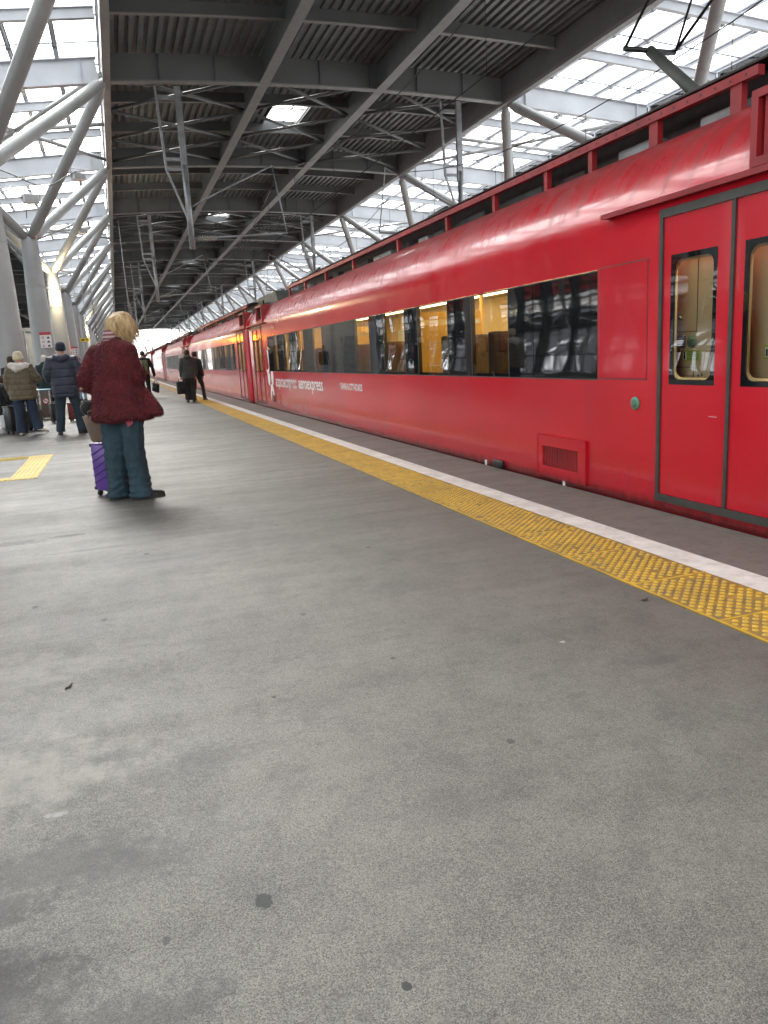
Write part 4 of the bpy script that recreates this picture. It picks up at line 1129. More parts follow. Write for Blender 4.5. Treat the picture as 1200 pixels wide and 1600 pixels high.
# ================================================================== PEOPLE
# every figure is built facing +Y, z up, its feet on z = 0
V = Vector
def base_pose(**kw):
    J = dict(pelvis=V((0, 0, .93)), waist=V((0, 0, 1.08)), chest=V((0, .0, 1.28)), neck=V((0, -.015, 1.44)), head=V((0, .015, 1.585)),
             shL=V((-.175, -.01, 1.39)), elL=V((-.235, -.04, 1.10)), wrL=V((-.235, .04, .86)),
             shR=V((.175, -.01, 1.39)), elR=V((.235, -.04, 1.10)), wrR=V((.235, .04, .86)),
             hipL=V((-.09, 0, .90)), knL=V((-.10, .02, .49)), anL=V((-.105, -.02, .09)),
             hipR=V((.09, 0, .90)), knR=V((.10, .02, .49)), anR=V((.105, -.02, .09)))
    for k, v in kw.items(): J[k] = V(v)
    return J
def toe_dir(J, s, deg=0):
    a = R(deg); return V((math.sin(a), math.cos(a), 0))
def head_matrix(J, pitch=0, yaw=0, roll=0):
    return Matrix.Translation(J['head']) @ Matrix.Rotation(yaw, 4, 'Z') @ Matrix.Rotation(roll, 4, 'Y') @ Matrix.Rotation(-pitch, 4, 'X')
def add_head(t, HM):
    rows = [(-.118, .020, .022, .055), (-.112, .036, .038, .050), (-.095, .050, .058, .036), (-.07, .060, .074, .022), (-.04, .067, .086, .012), (0, .072, .094, .004),
            (.035, .075, .098, -.002), (.065, .073, .095, -.006), (.09, .062, .080, -.010), (.108, .042, .054, -.012), (.117, .016, .02, -.012)]
    n = 18; rings = []
    for z, a, b, yo in rows:
        rings.append([HM @ V((a*math.cos(2*PI*k/n), yo+b*math.sin(2*PI*k/n), z)) for k in range(n)])
    t.loft(rings)
    t.tube([HM @ V((0, .088, .02)), HM @ V((0, .103, -.01)), HM @ V((0, .114, -.030)), HM @ V((0, .098, -.038))], [.009, .012, .015, .012], 8, round_ends=True)   # nose
    t.tube([HM @ V((-.022, .086, -.064)), HM @ V((0, .096, -.062)), HM @ V((.022, .086, -.064))], [.006, .009, .006], 8, round_ends=True)                        # lips
    t.tube([HM @ V((-.045, .078, .028)), HM @ V((0, .094, .030)), HM @ V((.045, .078, .028))], [.008, .009, .008], 8, round_ends=True)                          # brow
    for s in (-1, 1): t.ell(HM @ V((s*.077, -.006, -.008)), (.012, .022, .032), 10, 7)                                                                         # ears
def add_hand(t, wr, d, palm_n, side, curl=.6, sc=1.0):
    """palm, four fingers of unequal length bent at the knuckles, thumb from the side of the palm"""
    d = d.normalized(); pn = (palm_n-d*palm_n.dot(d)).normalized(); sx = d.cross(pn)*side
    t.tube([wr-d*.01, wr+d*.03*sc, wr+d*.07*sc, wr+d*.09*sc], [.026*sc, .034*sc, .038*sc, .034*sc], 10, squash=.5, round_ends=True)
    for k, L in enumerate((.072, .080, .074, .058)):
        b = wr+d*.085*sc+sx*(.027-.018*k)*sc
        q = [b]; ang = 0
        for seg in (.45, .32, .26):
            ang += curl*(.8 if seg == .45 else .95)
            q.append(q[-1]+(d*math.cos(ang)+pn*math.sin(ang))*L*seg*sc)
        t.tube(q, [.0095*sc, .009*sc, .0085*sc, .007*sc], 7, round_ends=True)
    b = wr+d*.03*sc+sx*.028*sc
    t.tube([b, b+(d*.6+sx*.7+pn*.3).normalized()*.035*sc, b+(d*.8+sx*.45+pn*.5).normalized()*.065*sc], [.013*sc, .011*sc, .008*sc], 7, round_ends=True)
def add_body(t, J, HM, hd, curl=.6):
    add_head(t, HM)
    up = HM.to_3x3() @ V((0, 0, 1))
    t.tube([J['chest'].lerp(J['neck'], .7), J['neck'], J['head']-up*.06], [.062, .056, .054], 12, round_ends=True)
    def ring(c, a, b): return [c+V((a*math.cos(2*PI*k/16), b*math.sin(2*PI*k/16), 0)) for k in range(16)]
    t.loft([ring(J['pelvis']-V((0, 0, .09)), .12, .085), ring(J['pelvis'], .165, .11), ring(J['waist'], .14, .095), ring(J['chest'], .165, .11), ring(J['neck']-V((0, 0, .05)), .14, .085), ring(J['neck']-V((0, 0, .0)), .06, .055)])
    for s in 'LR':
        sd = -1 if s == 'L' else 1
        sh, el, wr = J['sh'+s], J['el'+s], J['wr'+s]
        t.tube([J['chest'].lerp(sh, .6)+V((0, 0, .06)), sh, sh.lerp(el, .5), el, el.lerp(wr, .35), wr], [.06, .056, .048, .040, .041, .027], 12, round_ends=True)
        d, pn = hd[s]; add_hand(t, wr, V(d), V(pn), sd, curl)
        hp, kn, an = J['hip'+s], J['kn'+s], J['an'+s]
        t.tube([hp, hp.lerp(kn, .5), kn, kn.lerp(an, .3), an], [.085, .072, .055, .054, .036], 12, round_ends=True)
        f = J.get('toe'+s) or V((0, 1, 0))
        t.tube([an-f*.03-V((0, 0, .02)), an-V((0, 0, .045))+f*.06, an-V((0, 0, .06))+f*.16], [.035, .036, .024], 10, squash=.8, round_ends=True)
def add_trousers(t, J, r, rise=.04):
    """r = radii at hip, mid-thigh, knee, calf, hem"""
    def ring(c, a, b): return [c+V((a*math.cos(2*PI*k/18), b*math.sin(2*PI*k/18), 0)) for k in range(18)]
    p = J['pelvis']
    t.loft([ring(p-V((0, 0, .11)), .12, .10), ring(p-V((0, 0, .04)), .175, .13), ring(p+V((0, 0, rise)), .17, .125), ring(p+V((0, 0, rise+.1)), .155, .115)])
    for s in 'LR':
        hp, kn, an = J['hip'+s], J['kn'+s], J['an'+s]
        end = an-V((0, 0, J.get('hem_drop', .02)))
        pts = [hp, hp.lerp(kn, .5), kn, kn.lerp(end, .5), kn.lerp(end, .9), end]
        t.tube(pts, [r[0], r[1], r[2], r[3], r[4], r[4]*1.02], 18, squash=1.1)
def add_shoe(par, J, s, mat, L=.28, sole=True, boot=0):
    an = J['an'+s]; f = J.get('toe'+s) or V((0, 1, 0)); lift = J.get('lift'+s, 0)
    z0 = max(0, an.z-.09)
    rt = V((f.y, -f.x, 0))
    def P(a, b, c): # along, across, up
        base = V((an.x, an.y, z0)); return base+f*(a-.075)+rt*b+V((0, 0, c+(lift*(1-a/L) if lift else 0)))
    prof = [(0, .030, .06), (.03, .037, .085), (.09, .038, .085), (.14, .041, .068), (.20, .045, .052), (.25, .038, .042), (.275, .02, .03)]
    t = MB(); t.cur = 0; rings = []
    for a, wv, h in prof:
        a *= L/.28; n = 12
        rings.append([P(a, wv*math.cos(2*PI*k/n), .018+max(0, math.sin(2*PI*k/n))*h+min(0, math.sin(2*PI*k/n))*.012) for k in range(n)])
    t.loft(rings)
    if boot: t.tube([P(.055, 0, .05), P(.055, 0, boot)], [.045, .052], 12)
    t.cur = 1
    out = [(a*L/.28, wv*1.06) for a, wv, h in prof]
    poly = [P(a, b, 0.0) for a, b in out]+[P(a, -b, 0.0) for a, b in out[::-1]]
    t.poly(poly, (0, 0, .020))
    o = t.build('shoe', [mat, MAT['shoe_sole']], par); return o
def add_coat(t, J, rings, sl, cuff=None, neck=None):
    """rings: (z, halfwidth, halfdepth, xoff, yoff); sl: sleeve radii shoulder, mid, elbow, fore, cuff"""
    n = 22
    t.loft([[V((xo+a*math.copysign(abs(math.cos(2*PI*k/n))**.85, math.cos(2*PI*k/n)), yo+b*math.copysign(abs(math.sin(2*PI*k/n))**.85, math.sin(2*PI*k/n)), z)) for k in range(n)] for z, a, b, xo, yo in rings])
    for s in 'LR':
        sh, el, wr = J['sh'+s], J['el'+s], J['wr'+s]
        t.tube([J['chest'].lerp(sh, .55)+V((0, 0, .05)), sh, sh.lerp(el, .5), el.lerp(sh, .22), el.lerp(sh, .07).lerp(wr, .07), el.lerp(wr, .22), el.lerp(wr, .55), el.lerp(wr, .93)], [sl[0]*.95, sl[0], sl[1], sl[2], sl[2]*.95, sl[2]*.95, sl[3], sl[4]], 14, round_ends=True)
def fold(amp, fx=9, seed=0):
    def f(co, n):
        return amp*(noise.noise(V((co.x*fx+seed, co.y*fx, co.z*fx*.45)))+.5*noise.noise(V((co.x*fx*2.3, co.y*fx*2.3+seed, co.z*fx*1.0))))
    return f
def hair_strands(t, HM, count, roots, length, rnd, width=.0035, clump=.02):
    pass
def person(label, loc, rz, J, body_hd, HM, voxel=.009, group=None, curl=.6):
    root = empty('person', loc, rz, label, 'person', group)
    t = MB(); add_body(t, J, HM, body_hd, curl)
    obj_mesh('body', remeshed(t, voxel, 3), MAT['skin'], root)
    for s in (-1, 1):
        t = MB(); t.ell(HM @ V((s*.031, .079, .006)), (.011, .009, .007), 8, 6); t.build('eye', MAT['iris'], root)
    return root
HDN = {'L': ((0, .2, -1), (.9, .3, 0)), 'R': ((0, .2, -1), (-.9, .3, 0))}

# ------------------------------------------------------------------ 1. woman in the burgundy fur coat
rnd = random.Random(5)
YAW = R(-38)                                  # she faces away, turned to the right
def loc2(x, y):                               # world offsets from her feet -> her own axes
    c, s_ = math.cos(-YAW), math.sin(-YAW); return (x*c-y*s_, x*s_+y*c)
J = base_pose(head=(.045, .105, 1.588), neck=(0, .0, 1.455), shL=(-.165, 0, 1.375), elL=(-.335, -.06, 1.05), wrL=(-.08, .23, 1.16), shR=(.155, .0, 1.375), elR=(.175, -.01, 1.08), wrR=(.08, .21, 1.20),
              hipL=(-.085, 0, .90), knL=(-.105, .0, .48), anL=(-.115, -.03, .085), hipR=(.085, 0, .90), knR=(.105, .0, .48), anR=(.125, -.01, .085))
J['toeL'] = V((math.sin(R(20)), math.cos(R(20)), 0)); J['toeR'] = V((math.sin(R(38)), math.cos(R(38)), 0)); J['hem_drop'] = .055
HM = head_matrix(J, R(-34), R(-22), R(4))
woman = person('person in a shaggy burgundy fur coat and wide jeans, looking down beside a purple suitcase', (-.005, 7.55, 0), YAW, J,
               {'L': ((.3, .6, .5), (.6, -.3, .6)), 'R': ((-.3, .6, .5), (-.6, -.3, .6))}, HM, .0065, None, .9)
t = MB()
add_coat(t, J, [(.755, .262, .225, .02, -.02), (.81, .262, .222, .02, -.02), (.95, .238, .195, .01, -.01), (1.1, .215, .172, 0, 0), (1.22, .205, .158, 0, 0), (1.32, .185, .140, 0, 0), (1.39, .150, .118, 0, .0), (1.44, .112, .098, 0, .0), (1.475, .088, .08, 0, .01), (1.50, .078, .072, 0, .015)],
         [.082, .096, .094, .094, .078])
# the right front corner swings out
t.loft([[V((x+a*math.cos(2*PI*k/16), y+b*math.sin(2*PI*k/16), z)) for k in range(16)] for x, y, z, a, b in ((.08, .06, 1.12, .09, .08), (.15, .08, .98, .11, .09), (.22, .09, .86, .115, .10), (.265, .09, .80, .105, .10), (.275, .09, .775, .09, .085))])
me = remeshed(t, .012, 12, fold(.020, 5, 3))
# the pile: short tapering locks all over the coat
tris = []
import bisect
me.calc_loop_triangles(); areas = []; acc = 0
for q in me.loop_triangles: acc += q.area; areas.append(acc)
vs = [v.co.copy() for v in me.vertices]; ns = [v.normal.copy() for v in me.vertices]
fv, ff = [], []
for _ in range(30000):
    q = me.loop_triangles[bisect.bisect(areas, rnd.random()*acc)] if True else None
    a, b = rnd.random(), rnd.random()
    if a+b > 1: a, b = 1-a, 1-b
    i0, i1, i2 = q.vertices
    p = vs[i0]*(1-a-b)+vs[i1]*a+vs[i2]*b; nn = (ns[i0]*(1-a-b)+ns[i1]*a+ns[i2]*b).normalized()
    d = (nn*.75+V((0, 0, -.75))+V((rnd.uniform(-1, 1), rnd.uniform(-1, 1), rnd.uniform(-1, 1)))*.35).normalized()
    L = rnd.uniform(.012, .027); u = d.cross(V((rnd.uniform(-1, 1), rnd.uniform(-1, 1), rnd.uniform(-1, 1)))).normalized()*rnd.uniform(.0018, .0032)
    k = len(fv); fv += [p-nn*.003-u, p-nn*.003+u, p+d*L+V((0, 0, -L*.25))]; ff.append((k, k+1, k+2))
pv = [tuple(v) for v in vs]; pf = [tuple(p.vertices) for p in me.polygons]
m2 = bpy.data.meshes.new('coat'); m2.from_pydata(pv+[tuple(v) for v in fv], [], pf+[tuple(i+len(pv) for i in f) for f in ff])
m2.polygons.foreach_set('use_smooth', [True]*len(m2.polygons)); m2.update()
obj_mesh('coat', m2, MAT['fur'], woman); bpy.data.meshes.remove(me)
t = MB(); add_trousers(t, J, [.112, .103, .096, .100, .104])
def jean_fold(co, n):
    w_ = max(0, 1-abs(co.z-.12)/.16)
    return fold(.014, 7, 1)(co, n)+.010*noise.noise(V((co.x*5, co.y*5, co.z*22+3)))+.006*w_*math.sin(co.z*95+4*noise.noise(V((co.x*9, co.y*9, co.z*3))))+.018*max(0, noise.noise(V((co.x*15, co.y*15, co.z*3.0))))
obj_mesh('jeans', remeshed(t, .008, 3, jean_fold), MAT['denim_teal'], woman)
t = MB()
for s in 'LR':       # turned hems
    an = J['an'+s]-V((0, 0, .055)); t.lathe([(.102, -.0), (.108, .004), (.108, .03), (.102, .034)], (an.x, an.y, an.z), 20, sy=1.08)
t.build('hem', MAT['denim_teal'], woman)
add_shoe(woman, J, 'L', MAT['shoe_black'], .29); add_shoe(woman, J, 'R', MAT['shoe_black'], .30)
t = MB(); t.lathe([(.078, 1.445), (.082, 1.47), (.076, 1.50), (.070, 1.53), (.066, 1.552), (.056, 1.555)], (-.012, .012, 0), 20)
t.build('striped_collar', MAT['stripe'], woman)
t = MB(); t.poly([(.13, -.15, .80), (.215, -.11, .80), (.205, -.115, .715), (.165, -.135, .685)], (-.004, .008, 0)); t.build('shirt_tail', MAT['pink'], woman)
# bob of blonde hair: a cap plus many locks falling from the crown
t = MB()
rows = [(.128, .02), (.122, .05), (.105, .078), (.075, .094), (.03, .102), (-.02, .104), (-.06, .101), (-.10, .094), (-.125, .08)]
rr = []
for z, a in rows:
    ring = []
    for k in range(20):
        an = 2*PI*k/20; fr = math.sin(an)
        y = -.02+a*1.12*fr
        if fr > .2 and z < .06: y = -.02+a*1.12*.2-(fr-.2)*.03
        ring.append(HM @ V((a*.97*math.cos(an), y, z)))
    rr.append(ring)
t.loft(rr)
hair = remeshed(t, .009, 3)
hv = MB(); hv.v = [tuple(v.co) for v in hair.vertices]; hv.f = [list(p.vertices) for p in hair.polygons]; hv.mi = [0]*len(hv.f); hv.sm = [True]*len(hv.f)
for k in range(620):
    an = rnd.uniform(PI*.93, PI*2.07) if rnd.random() < .62 else rnd.uniform(PI*.0, PI*1)
    front = math.sin(an) > .15
    r1 = .104+rnd.uniform(0, .018); ln = rnd.uniform(.8, 1.08)
    part = V((rnd.uniform(-.02, .02), -.01+rnd.uniform(-.03, .05), .127))
    pts = []
    for q in range(7):
        f = q/6*ln; ph = f*PI*.5
        if f < .55: x = math.sin(f/.55*PI/2); z = .127-(1-math.cos(f/.55*PI/2))*.10; rad = r1*x
        else:
            rad = r1*(1+.05*math.sin(f*9+k)); z = .027-(f-.55)/.45*(.165 if not front else .12)
        lp = V((rad*math.cos(an), -.015+rad*1.1*math.sin(an), z))
        wp = HM @ lp
        if f > .55: wp = wp.lerp(V((wp.x, wp.y, (HM @ V((rad*math.cos(an), -.015+rad*1.1*math.sin(an), .027))).z-(f-.55)*.36)), .65)
        pts.append(wp+V((rnd.uniform(-1, 1), rnd.uniform(-1, 1), 0))*.003)
    hv.tube(pts, [.004, .005, .0055, .005, .0045, .0035, .0012], 5)
hv.build('hair', MAT['blond'], woman, fix=False); bpy.data.meshes.remove(hair)

# purple suitcase with tote and pouch
def suitcase(loc, rz, w_, d_, h_, mat, label, handle_h, group=None, grooves=True, tilt=0):
    s = empty('suitcase', loc, rz, label, 'suitcase', group)
    t = MB(); t.rbox(-w_/2, w_/2, -d_/2, d_/2, .055, .055+h_, .045, n=5); sh = t.build('shell', mat, s)
    if grooves:
        t = MB()
        for k in range(5):
            z = .13+k*(h_-.12)/5
            for sgn in (-1, 1): t.beam((sgn*.0-w_*.38, sgn*(d_/2+.002), z), (w_*.38, sgn*(d_/2+.002), z+.09), .010, .012, (0, 1, 0))
        t.build('ridges', mat, sh)
    t = MB(); t.rbox(-w_/2-.006, w_/2+.006, -.014, .014, .05, .06+h_, .012)
    for sx in (-1, 1):
        for z in (.06, .02+h_): t.rbox(sx*(w_/2-.028)-.03, sx*(w_/2-.028)+.03, -d_/2-.004, d_/2+.004, z, z+.035, .02)
    t.build('dark_trim', MAT['black'], s)
    t = MB(); t.rbox(-.07, .07, -.02, .02, .06+h_, .085+h_, .01); t.build('carry_handle', MAT['black'], s)
    t = MB()
    for sx in (-1, 1): t.tube([(sx*.075, d_/2-.03, .05+h_), (sx*.075, d_/2-.03, handle_h)], .008, 8)
    t.rbox(-.09, .09, d_/2-.045, d_/2-.015, handle_h-.01, handle_h+.02, .012); t.build('telescopic_handle', MAT['black'], s)
    for sx in (-1, 1):
        for sy in (-1, 1):
            t = MB(); Mw = Matrix.Translation((sx*(w_/2-.045), sy*(d_/2-.035), .027)) @ Matrix.Rotation(PI/2, 4, 'Y')
            t.lathe([(.02, -.014), (.027, -.010), (.027, .010), (.02, .014)], n=14, M=Mw)
            t.box(sx*(w_/2-.045)-.02, sx*(w_/2-.045)+.02, sy*(d_/2-.035)-.012, sy*(d_/2-.035)+.012, .03, .06); t.build('wheel', MAT['black'], s)
    return s
suitcase((-.165, 7.90, 0), R(-58), .30, .22, .46, MAT['purple'], 'purple hard shell suitcase with dark trim, standing behind the fur coat wearer\'s legs', .95)
tb = empty('tote_bag', (-.195, 7.84, .535), R(-20), 'brown tote bag resting on top of the purple suitcase', 'bag')
t = MB(); n = 18
def sq(a, b, z, tw=0): return [V((math.copysign(abs(math.cos(2*PI*k/n))**.6, math.cos(2*PI*k/n))*a+tw, math.copysign(abs(math.sin(2*PI*k/n))**.6, math.sin(2*PI*k/n))*b, z)) for k in range(n)]
t.loft([sq(.085, .07, 0), sq(.10, .08, .012), sq(.115, .085, .10, -.008), sq(.13, .082, .18, -.012), sq(.145, .07, .245, -.018), sq(.138, .063, .246, -.018), sq(.125, .06, .20, -.012)])
me = t.mesh('x', []); obj_mesh('body', me, MAT['kraft'], tb)
t = MB(); t.box(-.13, .10, -.05, .05, .19, .2); t.build('lining', MAT['cream_in'], tb)
t = MB()
for sy in (-.066, .066): t.tube([(-.09, sy, .235), (-.085, sy*1.05, .29), (-.04, sy*.9, .305), (.03, sy*.9, .295), (.055, sy, .235)], .007, 6)
t.build('strap', MAT['kraft'], tb)
pb = empty('pouch', (-.29, 7.98, .76), R(30), 'small round black pouch strapped behind the brown tote bag', 'pouch')
t = MB(); t.ell((0, 0, .09), (.085, .05, .075), 16, 10); t.build('body', MAT['blackcloth'], pb)
t = MB(); t.tube([(-.075, 0, .10), (-.04, .0, .163), (.04, 0, .163), (.075, 0, .10)], .006, 6); t.build('zip', MAT['black'], pb)

# ------------------------------------------------------------------ 2. olive quilted jacket
J = base_pose(elR=(.31, -.02, 1.06), wrR=(.24, .20, 1.10), elL=(-.24, -.06, 1.08), wrL=(-.22, .02, .82), knR=(.12, .06, .49), anR=(.20, -.02, .12), anL=(-.13, 0, .085), knL=(-.12, .02, .48),
              hipR=(.10, 0, .88), hipL=(-.10, 0, .88), pelvis=(0, 0, .91), neck=(0, -.01, 1.37), head=(.0, .02, 1.50), chest=(0, 0, 1.22), shL=(-.175, -.01, 1.31), shR=(.175, -.01, 1.31))
J['toeR'] = V((math.sin(R(60)), math.cos(R(60)), 0)); J['liftR'] = .05; J['hem_drop'] = .03
HM = head_matrix(J, R(-8), R(-25), 0)
p2 = person('person in an olive quilted jacket with white fleece hood and cream hat', (-1.78, 16.76, 0), R(-8), J, {'L': HDN['L'], 'R': ((-.2, .9, .2), (-.6, 0, -.6))}, HM)
def quilt(co, n):
    k = round(co.z/.11); ph = abs(((co.z/.11) % 1)-.5); u = math.atan2(co.y, co.x)*1.3
    g = abs(((u*2.2+(k % 2)*.5+(co.z*4)) % 1)-.5)
    return .012*(1-(2*ph)**4)*(1-.5*(2*g)**6)-.006+fold(.006, 10, 2)(co, n)
t = MB(); add_coat(t, J, [(.70, .245, .18, 0, 0), (.74, .255, .19, 0, 0), (.95, .25, .185, 0, 0), (1.12, .24, .175, 0, 0), (1.26, .225, .155, 0, 0), (1.34, .17, .12, 0, 0), (1.38, .09, .09, 0, 0)], [.085, .085, .085, .08, .065])
obj_mesh('jacket', remeshed(t, .010, 3, quilt), MAT['olive'], p2)
t = MB(); n = 16
t.tube([V((-.20, .04, 1.345)), V((-.13, -.09, 1.36)), V((0, -.14, 1.33)), V((.13, -.10, 1.35)), V((.20, .03, 1.33))], [.045, .065, .075, .065, .045], 12, round_ends=True)
t.tube([V((-.10, -.12, 1.33)), V((-.03, -.16, 1.27)), V((.07, -.14, 1.31))], [.05, .06, .045], 12, round_ends=True)
obj_mesh('fleece_hood', remeshed(t, .010, 3, fold(.012, 22, 1)), MAT['cream_fleece'], p2)
t = MB(); rows = [(-.03, .088), (-.028, .094), (.02, .094), (.025, .09), (.07, .086), (.105, .070), (.125, .045), (.132, .01)]
t.loft([[HM @ V((a*math.cos(2*PI*k/20), -.004+a*1.14*math.sin(2*PI*k/20), z)) for k in range(20)] for z, a in rows]); t.build('knit_hat', MAT['cream_knit'], p2)
t = MB(); add_trousers(t, J, [.11, .10, .092, .088, .088]); obj_mesh('jeans', remeshed(t, .010, 3, fold(.010, 9, 4)), MAT['denim_dark'], p2)
add_shoe(p2, J, 'L', MAT['shoe_cream'], .26, boot=.12); add_shoe(p2, J, 'R', MAT['shoe_cream'], .26, boot=.15)

# ------------------------------------------------------------------ 3. navy puffer
J = base_pose(elL=(-.30, -.05, 1.12), wrL=(-.15, .13, .98), elR=(.30, -.05, 1.12), wrR=(.15, .13, .98), knL=(-.15, .02, .49), anL=(-.19, -.01, .085), knR=(.17, .02, .49), anR=(.21, -.01, .085), head=(0, .03, 1.63), neck=(0, 0, 1.47),
              shL=(-.20, -.01, 1.41), shR=(.20, -.01, 1.41))
J['toeL'] = V((-.2, .98, 0)); J['toeR'] = V((math.sin(R(55)), math.cos(R(55)), 0)); J['hem_drop'] = .03
HM = head_matrix(J, R(-14), R(18), 0)
p3 = person('person in a dark navy puffer coat and navy beanie, back turned, hands in pockets', (-.96, 16.17, 0), R(-3), J, {'L': ((.5, .6, -.4), (.6, 0, 0)), 'R': ((-.5, .6, -.4), (-.6, 0, 0))}, HM)
def baffle(co, n):
    ph = abs(((co.z/.155) % 1)-.5); return .014*(1-(2*ph)**5)-.008+fold(.007, 11, 6)(co, n)
t = MB(); add_coat(t, J, [(.715, .235, .19, 0, 0), (.76, .25, .20, 0, 0), (1.0, .25, .195, 0, 0), (1.2, .25, .185, 0, 0), (1.34, .245, .165, 0, 0), (1.42, .20, .135, 0, 0), (1.47, .12, .10, 0, 0)], [.10, .10, .098, .088, .07])
obj_mesh('puffer_coat', remeshed(t, .010, 3, baffle), MAT['navy'], p3)
t = MB(); t.tube([V((-.13, .03, 1.47)), V((-.10, -.09, 1.46)), V((0, -.14, 1.42)), V((.10, -.09, 1.46)), V((.13, .03, 1.47))], [.05, .065, .07, .065, .05], 12, round_ends=True)
t.ell(V((0, -.09, 1.43)), (.13, .07, .075), 14, 8)
obj_mesh('hood', remeshed(t, .010, 4, fold(.008, 16, 2)), MAT['navy'], p3)
t = MB(); t.loft([[HM @ V((a*math.cos(2*PI*k/20), -.004+a*1.14*math.sin(2*PI*k/20), z)) for k in range(20)] for z, a in rows]); t.build('beanie', MAT['navy_knit'], p3)
t = MB(); add_trousers(t, J, [.115, .10, .085, .082, .085]); obj_mesh('jeans', remeshed(t, .010, 3, fold(.011, 10, 9)), MAT['denim_navy'], p3)
add_shoe(p3, J, 'L', MAT['shoe_black'], .29); add_shoe(p3, J, 'R', MAT['shoe_black'], .29)

# ------------------------------------------------------------------ simpler figures farther away
def figure(label, loc, rz, top, legs, hair, hem=.80, sc=1.0, pose=None, hat=None, wid=1.0, headp=-8, heady=0, shoes='shoe_black', hd=None, legr=(.10, .085, .068, .062, .062), vox=.012, hlen=-.02):
    J = base_pose(**(pose or {})); J['hem_drop'] = .02
    if pose and 'toe' in pose: J['toeL'] = J['toeR'] = V(pose['toe'])
    HM = head_matrix(J, R(headp), R(heady), 0)
    p = person(label, loc, rz, J, hd or HDN, HM, vox); p.scale = (sc, sc, sc)
    zp = J['pelvis'].z-.93
    t = MB(); add_coat(t, J, [(hem, .19*wid, .145, 0, 0), (hem+.04, .20*wid, .15, 0, 0), (1.05+zp, .195*wid, .145, 0, 0), (1.25+zp, .21*wid, .14, 0, 0), (1.36+zp, .20*wid, .125, 0, 0), (1.43+zp, .13, .10, 0, 0), (1.47+zp, .075, .075, 0, 0)], [.078*wid, .072*wid, .068*wid, .062, .052])
    if hat == 'hood_down': t.ell(J['neck']+V((0, -.07, .02)), (.13, .08, .08), 12, 8)
    obj_mesh('jacket', remeshed(t, vox, 3, fold(.009, 11, len(label))), MAT[top], p)
    t = MB(); add_trousers(t, J, legr); obj_mesh('trousers', remeshed(t, vox, 3, fold(.008, 10, 3)), MAT[legs], p)
    t = MB(); rw = [(hlen-.02, .074), (hlen, .081), (.03, .084), (.07, .080), (.10, .062), (.12, .038), (.126, .01)]
    t.loft([[HM @ V((a*math.cos(2*PI*k/18), -.016+a*1.16*math.sin(2*PI*k/18)-(.025*max(0, math.sin(2*PI*k/18)) if z < .07 else 0), z)) for k in range(18)] for z, a in rw])
    me = remeshed(t, .008, 1, fold(.006, 60, 1)); obj_mesh('hair', me, MAT[hair], p)
    add_shoe(p, J, 'L', MAT[shoes], .28); add_shoe(p, J, 'R', MAT[shoes], .28)
    return p, J
figure('person in a grey-green hooded jacket and black trousers, a dark bag in the left hand', (2.17, 25.66, 0), R(2), 'greygreen', 'blackcloth', 'brown_hair', .78, .97,
       dict(knL=(-.09, .02, .49), knR=(.08, .02, .49), anL=(-.10, -.02, .09), anR=(.09, -.02, .09)), 'hood_down', 1.08, -12, 10, legr=(.11, .10, .088, .084, .084))
figure('person in black half hidden behind the grey-green jacket, stepping to the right', (2.46, 26.3, 0), R(-30), 'blackcloth', 'blackcloth', 'brown_hair', .82, .93,
       dict(knR=(.16, .12, .50), anR=(.22, .05, .09), knL=(-.08, -.02, .49), anL=(-.10, -.14, .10)), None, 1.0, -8)
figure('person walking away with an olive backpack and a black bag in hand', (1.0, 31.0, 0), R(-4), 'blackcloth', 'blackcloth', 'brown_hair', .82, 1.04,
       dict(elR=(.30, -.05, 1.10), wrR=(.34, .02, .80), knR=(.09, .06, .49), anR=(.11, .05, .09), knL=(-.10, -.04, .49), anL=(-.11, -.18, .12)), None, 1.0, -5)
figure('person with pale grey hair in a dark green coat behind the bin', (-1.78, 22.6, 0), R(15), 'darkgreen', 'blackcloth', 'grey_hair', .55, .96,
       dict(), 'hood_down', 1.12, -6, 0, hlen=-.07)
figure('dark-haired person mostly hidden behind the cream hat and olive jacket', (-2.20, 19.2, 0), R(20), 'blackcloth', 'denim_dark', 'brown_hair', .7, .93)
figure('person in pale blue jeans glimpsed between the navy coat and the fur coat', (-1.36, 33.0, 0), R(150), 'blackcloth', 'denim_light', 'brown_hair', .85, .98)
# person seated on a bench at the left edge
bn = empty('bench', (-2.52, 17.9, 0), R(8), 'low grey metal bench at the left edge under a seated person in black', 'bench')
t = MB(); t.rbox(-.75, .75, -.20, .20, .40, .44, .03); t.build('seat', MAT['galv'], bn)
for sx in (-.6, .6):
    t = MB(); t.box(sx-.025, sx+.025, -.17, .17, 0, .399); t.build('leg', MAT['galv'], bn)
figure('person in black seated on a bench at the left edge, hunched forward', (-2.42, 17.9, 0), R(-60), 'blackcloth', 'blackcloth', 'brown_hair', .40, .95,
       dict(pelvis=(0, -.02, .55), waist=(0, .02, .70), chest=(0, .09, .88), neck=(0, .16, 1.03), head=(0, .23, 1.14), shL=(-.18, .12, .98), shR=(.18, .12, .98), elL=(-.24, .16, .72), wrL=(-.14, .38, .62), elR=(.24, .16, .72), wrR=(.14, .38, .62),
            hipL=(-.09, .02, .52), hipR=(.09, .02, .52), knL=(-.11, .42, .53), knR=(.11, .42, .53), anL=(-.11, .44, .09), anR=(.11, .44, .09)), None, 1.05, -30, hd={'L': ((.3, .8, -.5), (.5, 0, -.5)), 'R': ((-.3, .8, -.5), (-.5, 0, -.5))})

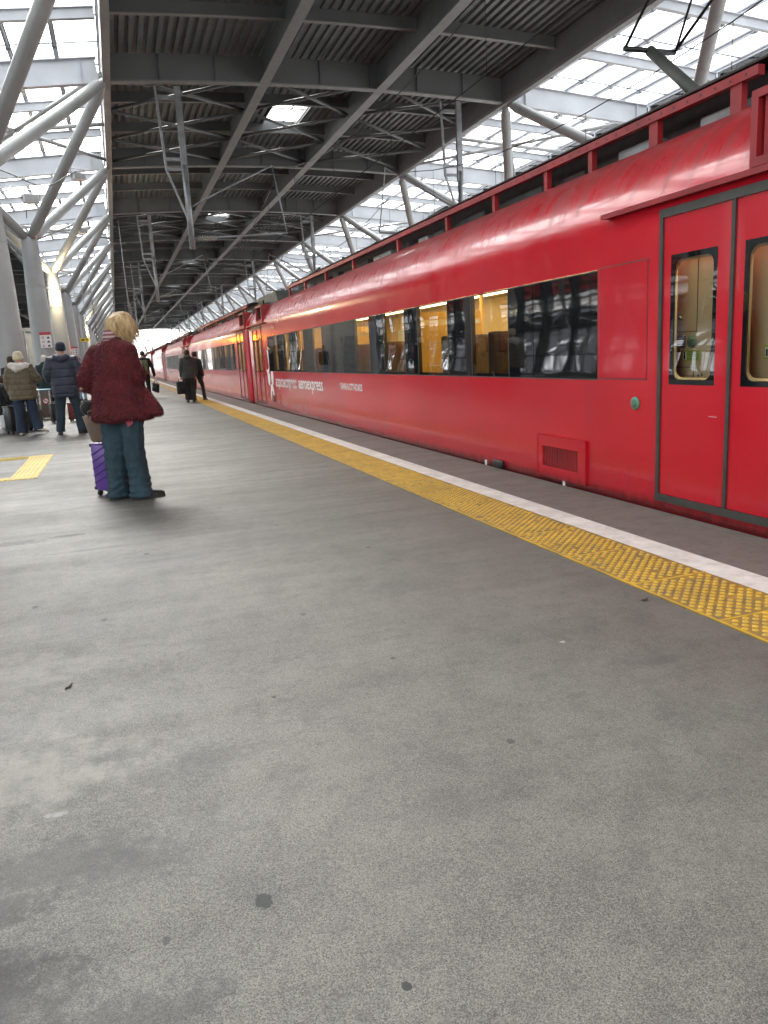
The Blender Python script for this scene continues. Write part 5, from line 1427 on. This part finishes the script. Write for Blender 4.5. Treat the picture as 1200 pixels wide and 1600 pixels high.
# bags and cases of the others
def handbag(loc, rz, w_, d_, h_, mat, label, tilt=0, name='holdall'):
    s = empty(name, loc, rz, label, 'bag'); s.rotation_euler[1] = tilt
    t = MB(); t.rbox(-w_/2, w_/2, -d_/2, d_/2, 0, h_, min(w_, d_)*.35, n=4); me = t.mesh('x', []); obj_mesh('body', me, mat, s)
    t = MB(); t.tube([(-w_*.28, 0, h_*.96), (-w_*.22, 0, h_+.07), (0, 0, h_+.095), (w_*.22, 0, h_+.07), (w_*.28, 0, h_*.96)], .011, 6); t.build('handle', MAT['black'], s)
    t = MB(); t.rbox(-w_*.36, w_*.36, -d_/2-.025, -d_/2+.02, h_*.10, h_*.55, .02); t.build('front_pocket', mat, s)
    return s
handbag((1.905, 25.62, .27), R(10), .30, .16, .40, MAT['blackcloth'], 'bulky dark bag hanging from the left hand of the grey-green jacket', name='holdall')
handbag((1.34, 31.05, .22), R(-60), .36, .12, .34, MAT['blackcloth'], 'slim black bag swinging from the hand of the backpacker', R(12), name='briefcase')
bp = empty('backpack', (.985, 30.80, 1.0), R(-4), 'olive green backpack worn by the person walking away', 'backpack')
t = MB(); t.rbox(-.16, .16, -.14, .06, -.10, .42, .07, n=4); t.build('body', MAT['olivepack'], bp)
t = MB(); t.rbox(-.12, .12, -.185, -.13, -.07, .14, .025); t.build('front_pocket', MAT['olivepack'], bp)
for sx in (-1, 1):
    t = MB(); t.tube([(sx*.10, .04, .40), (sx*.13, .17, .47), (sx*.14, .30, .40), (sx*.14, .30, .15), (sx*.15, .10, .0)], .022, 6, squash=.4); t.build('shoulder_strap', MAT['black'], bp)
suitcase((-1.44, 19.9, 0), R(20), .30, .22, .42, MAT['black'], 'black wheeled suitcase with pale edging beside the rubbish bin', .62, None, False)
s3 = suitcase((-1.02, 20.0, 0), R(-15), .34, .22, .40, MAT['redpattern'], 'dark red patterned suitcase behind the navy coat\'s legs', .95, None, False)
suitcase((-2.05, 17.35, 0), R(35), .38, .26, .52, MAT['black'], 'black wheeled suitcase at the left edge in front of the seated person', .75, None, False)
suitcase((-1.76, 17.9, 0), R(-10), .30, .22, .36, MAT['soot'], 'low dark case on wheels behind the olive jacket\'s jeans', .5, None, False)
# litter on the platform
for (x, y, rz, lab, m) in ((2.25, 2.93, .3, 'dark dead leaf lying beside the yellow tactile strip', 'bark'), (-.32, 3.09, 1.0, 'curled dark leaf on the bare platform at the left', 'bark')):
    l = empty('dead_leaf', (x, y, .001), rz, lab, 'leaf')
    t = MB(); t.loft([[V((a, -w2, z)), V((a, 0, z+.004)), V((a, w2, z)), V((a, 0, z-.0005))] for a, w2, z in ((-.022, .001, .004), (-.012, .008, .003), (0, .010, .002), (.012, .006, .004), (.022, .001, .008))]); t.build('blade', MAT[m], l)
    t = MB(); t.tube([(.02, 0, .007), (.032, .003, .003)], .0012, 5); t.build('stalk', MAT[m], l)
